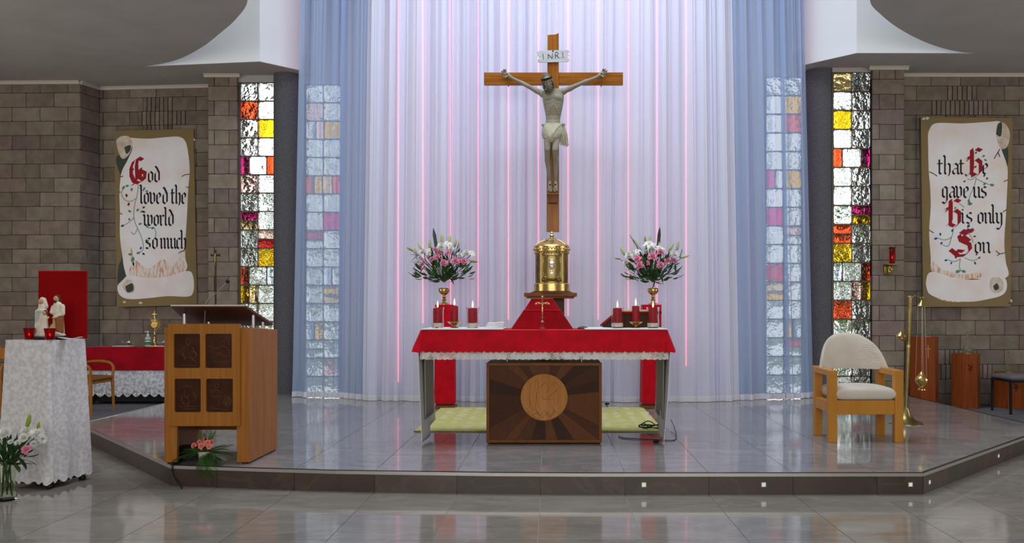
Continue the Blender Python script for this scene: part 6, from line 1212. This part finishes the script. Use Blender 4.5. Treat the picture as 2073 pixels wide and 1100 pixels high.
# tall glass vase on the floor at the left
Df = 5.9; vx = XD(14, Df)
t = thing('glass_vase', 'tall clear glass vase on the floor at the left edge', 'vase', (vx, Df, 0)); MT['vglass'] = M('greenish_vase_glass', (.86, .9, .82), .03, trans=1, ior=1.2)
B().lathe([(.05, 0), (.062, .006), (.06, .03), (.05, .08), (.05, .14), (.062, .23), (.066, .25), (.062, .25), (.058, .23), (.046, .14), (.046, .08), (.054, .03), (.048, .012), (0, .012)], 32).build('body', 'vglass', t, smooth=60)
L3 = [('mum', 12, 880, -.05, .066, (-.2, -.7, .8)), ('mum', -8, 886, -.02, .06, (-.4, -.5, .8)), ('mum', 54, 875, 0, .05, (0, -.6, .8)), ('mum', 75, 881, -.04, .058, (.4, -.6, .8)), ('mum', 49, 888, -.08, .045, (0, -.8, .5)), ('mum', 86, 890, -.04, .04, (.6, -.7, .4)), ('mum', 68, 900, -.07, .032, None), ('mum', 36, 898, -.06, .03, None), ('mum', 22, 896, -.04, .026, None), ('rose', 53, 911, -.12, .04, (.2, -.9, .35)),
      ('budg', 58, 852, 0, .095, (.25, 0, 1)), ('budg', 77, 865, .02, .075, (.25, 0, 1)), ('leaf', 45, 932, -.06, 0, (75, 934, -.1)), ('leaf', 35, 925, -.05, 0, (58, 945, -.1)), ('thin', 30, 945, -.05, 0, (60, 930, -.08)), ('leaf', 20, 925, -.05, 0, (26, 900, -.08)), ('leaf', 10, 930, -.06, 0, (4, 908, -.1)), ('leaf', 30, 935, -.06, 0, (44, 908, -.1)), ('leaf', 5, 935, -.06, 0, (-8, 915, -.1)), ('leaf2', 30, 940, -.06, 0, (42, 952, -.12))]
bouquet('bouquet of white chrysanthemums and one pink rose at the left edge', (vx, Df, .2), Df, (vx, Df, .24), L3, 120, (.17, .22), 23, lmin=.05, lmax=.1)
vt = bpy.data.objects['flower_arrangement.002']
for k in range(9): B().tube([(.035 * math.cos(k * 2.1), .035 * math.sin(k * 2.1), -.17), (.02 * math.cos(k * 1.3), .02 * math.sin(k * 1.3), .06)], .004, 5).build('stem', 'stemg', vt)
b = B(); rnd = random.Random(9)
# pot of roses under the lectern
Dp = 6.42; px_ = XD(414, Dp)
t = thing('flower_pot', 'small cream pot under the lectern', 'pot', (px_, Dp, DH)); B().lathe([(.034, 0), (.037, .004), (.044, .08), (.048, .085), (.048, .1), (.043, .1), (.04, .08), (0, .075)], 24).build('body', 'pot', t, smooth=50); B().lathe([(0, .08), (.039, .082)], 20).build('soil', 'darkwood', t)
L4 = [('coral', 393, 903, -.03, .030, (-.4, -.8, .4)), ('coral', 408, 904, -.07, .034, (0, -.9, .4)), ('coral', 420, 898, -.07, .034, (.1, -.9, .4)), ('coral', 416, 891, -.02, .030, (0, -.6, .8)), ('coral', 404, 896, -.02, .028, (-.1, -.7, .7)), ('coral', 428, 896, -.03, .028, (.4, -.7, .5)), ('coral', 423, 905, -.06, .026, (.3, -.9, .1))]
for x, y, dz in ((366, 910, 0), (362, 918, -.02), (345, 926, .0), (376, 903, .05), (398, 955, -.11), (408, 962, -.12), (436, 965, -.12), (444, 958, -.12), (446, 946, -.11), (462, 903, .02), (470, 892, .03), (480, 908, .02), (477, 915, 0), (420, 866, .03), (412, 872, .04), (428, 870, .05), (452, 940, -.08), (390, 950, -.1), (456, 895, .04), (385, 912, -.06), (440, 912, -.06), (376, 925, -.04), (430, 955, -.11), (448, 925, -.06)): L4.append(('fern', 414 + (x - 414) * .12, 914 + (y - 914) * .05, -.02, 0, (x, y, dz)))
for x, y in ((438, 926), (448, 932), (444, 920), (455, 936), (436, 936), (460, 928)): L4.append(('dusty', 432, 918, -.03, 0, (x, y, -.05)))
bouquet('coral roses with ferns in a cream pot under the lectern', (px_, Dp, DH + .08), Dp, (px_, Dp, DH + .09), L4, 26, (.09, .09), 24, stems=True, lmin=.03, lmax=.06)
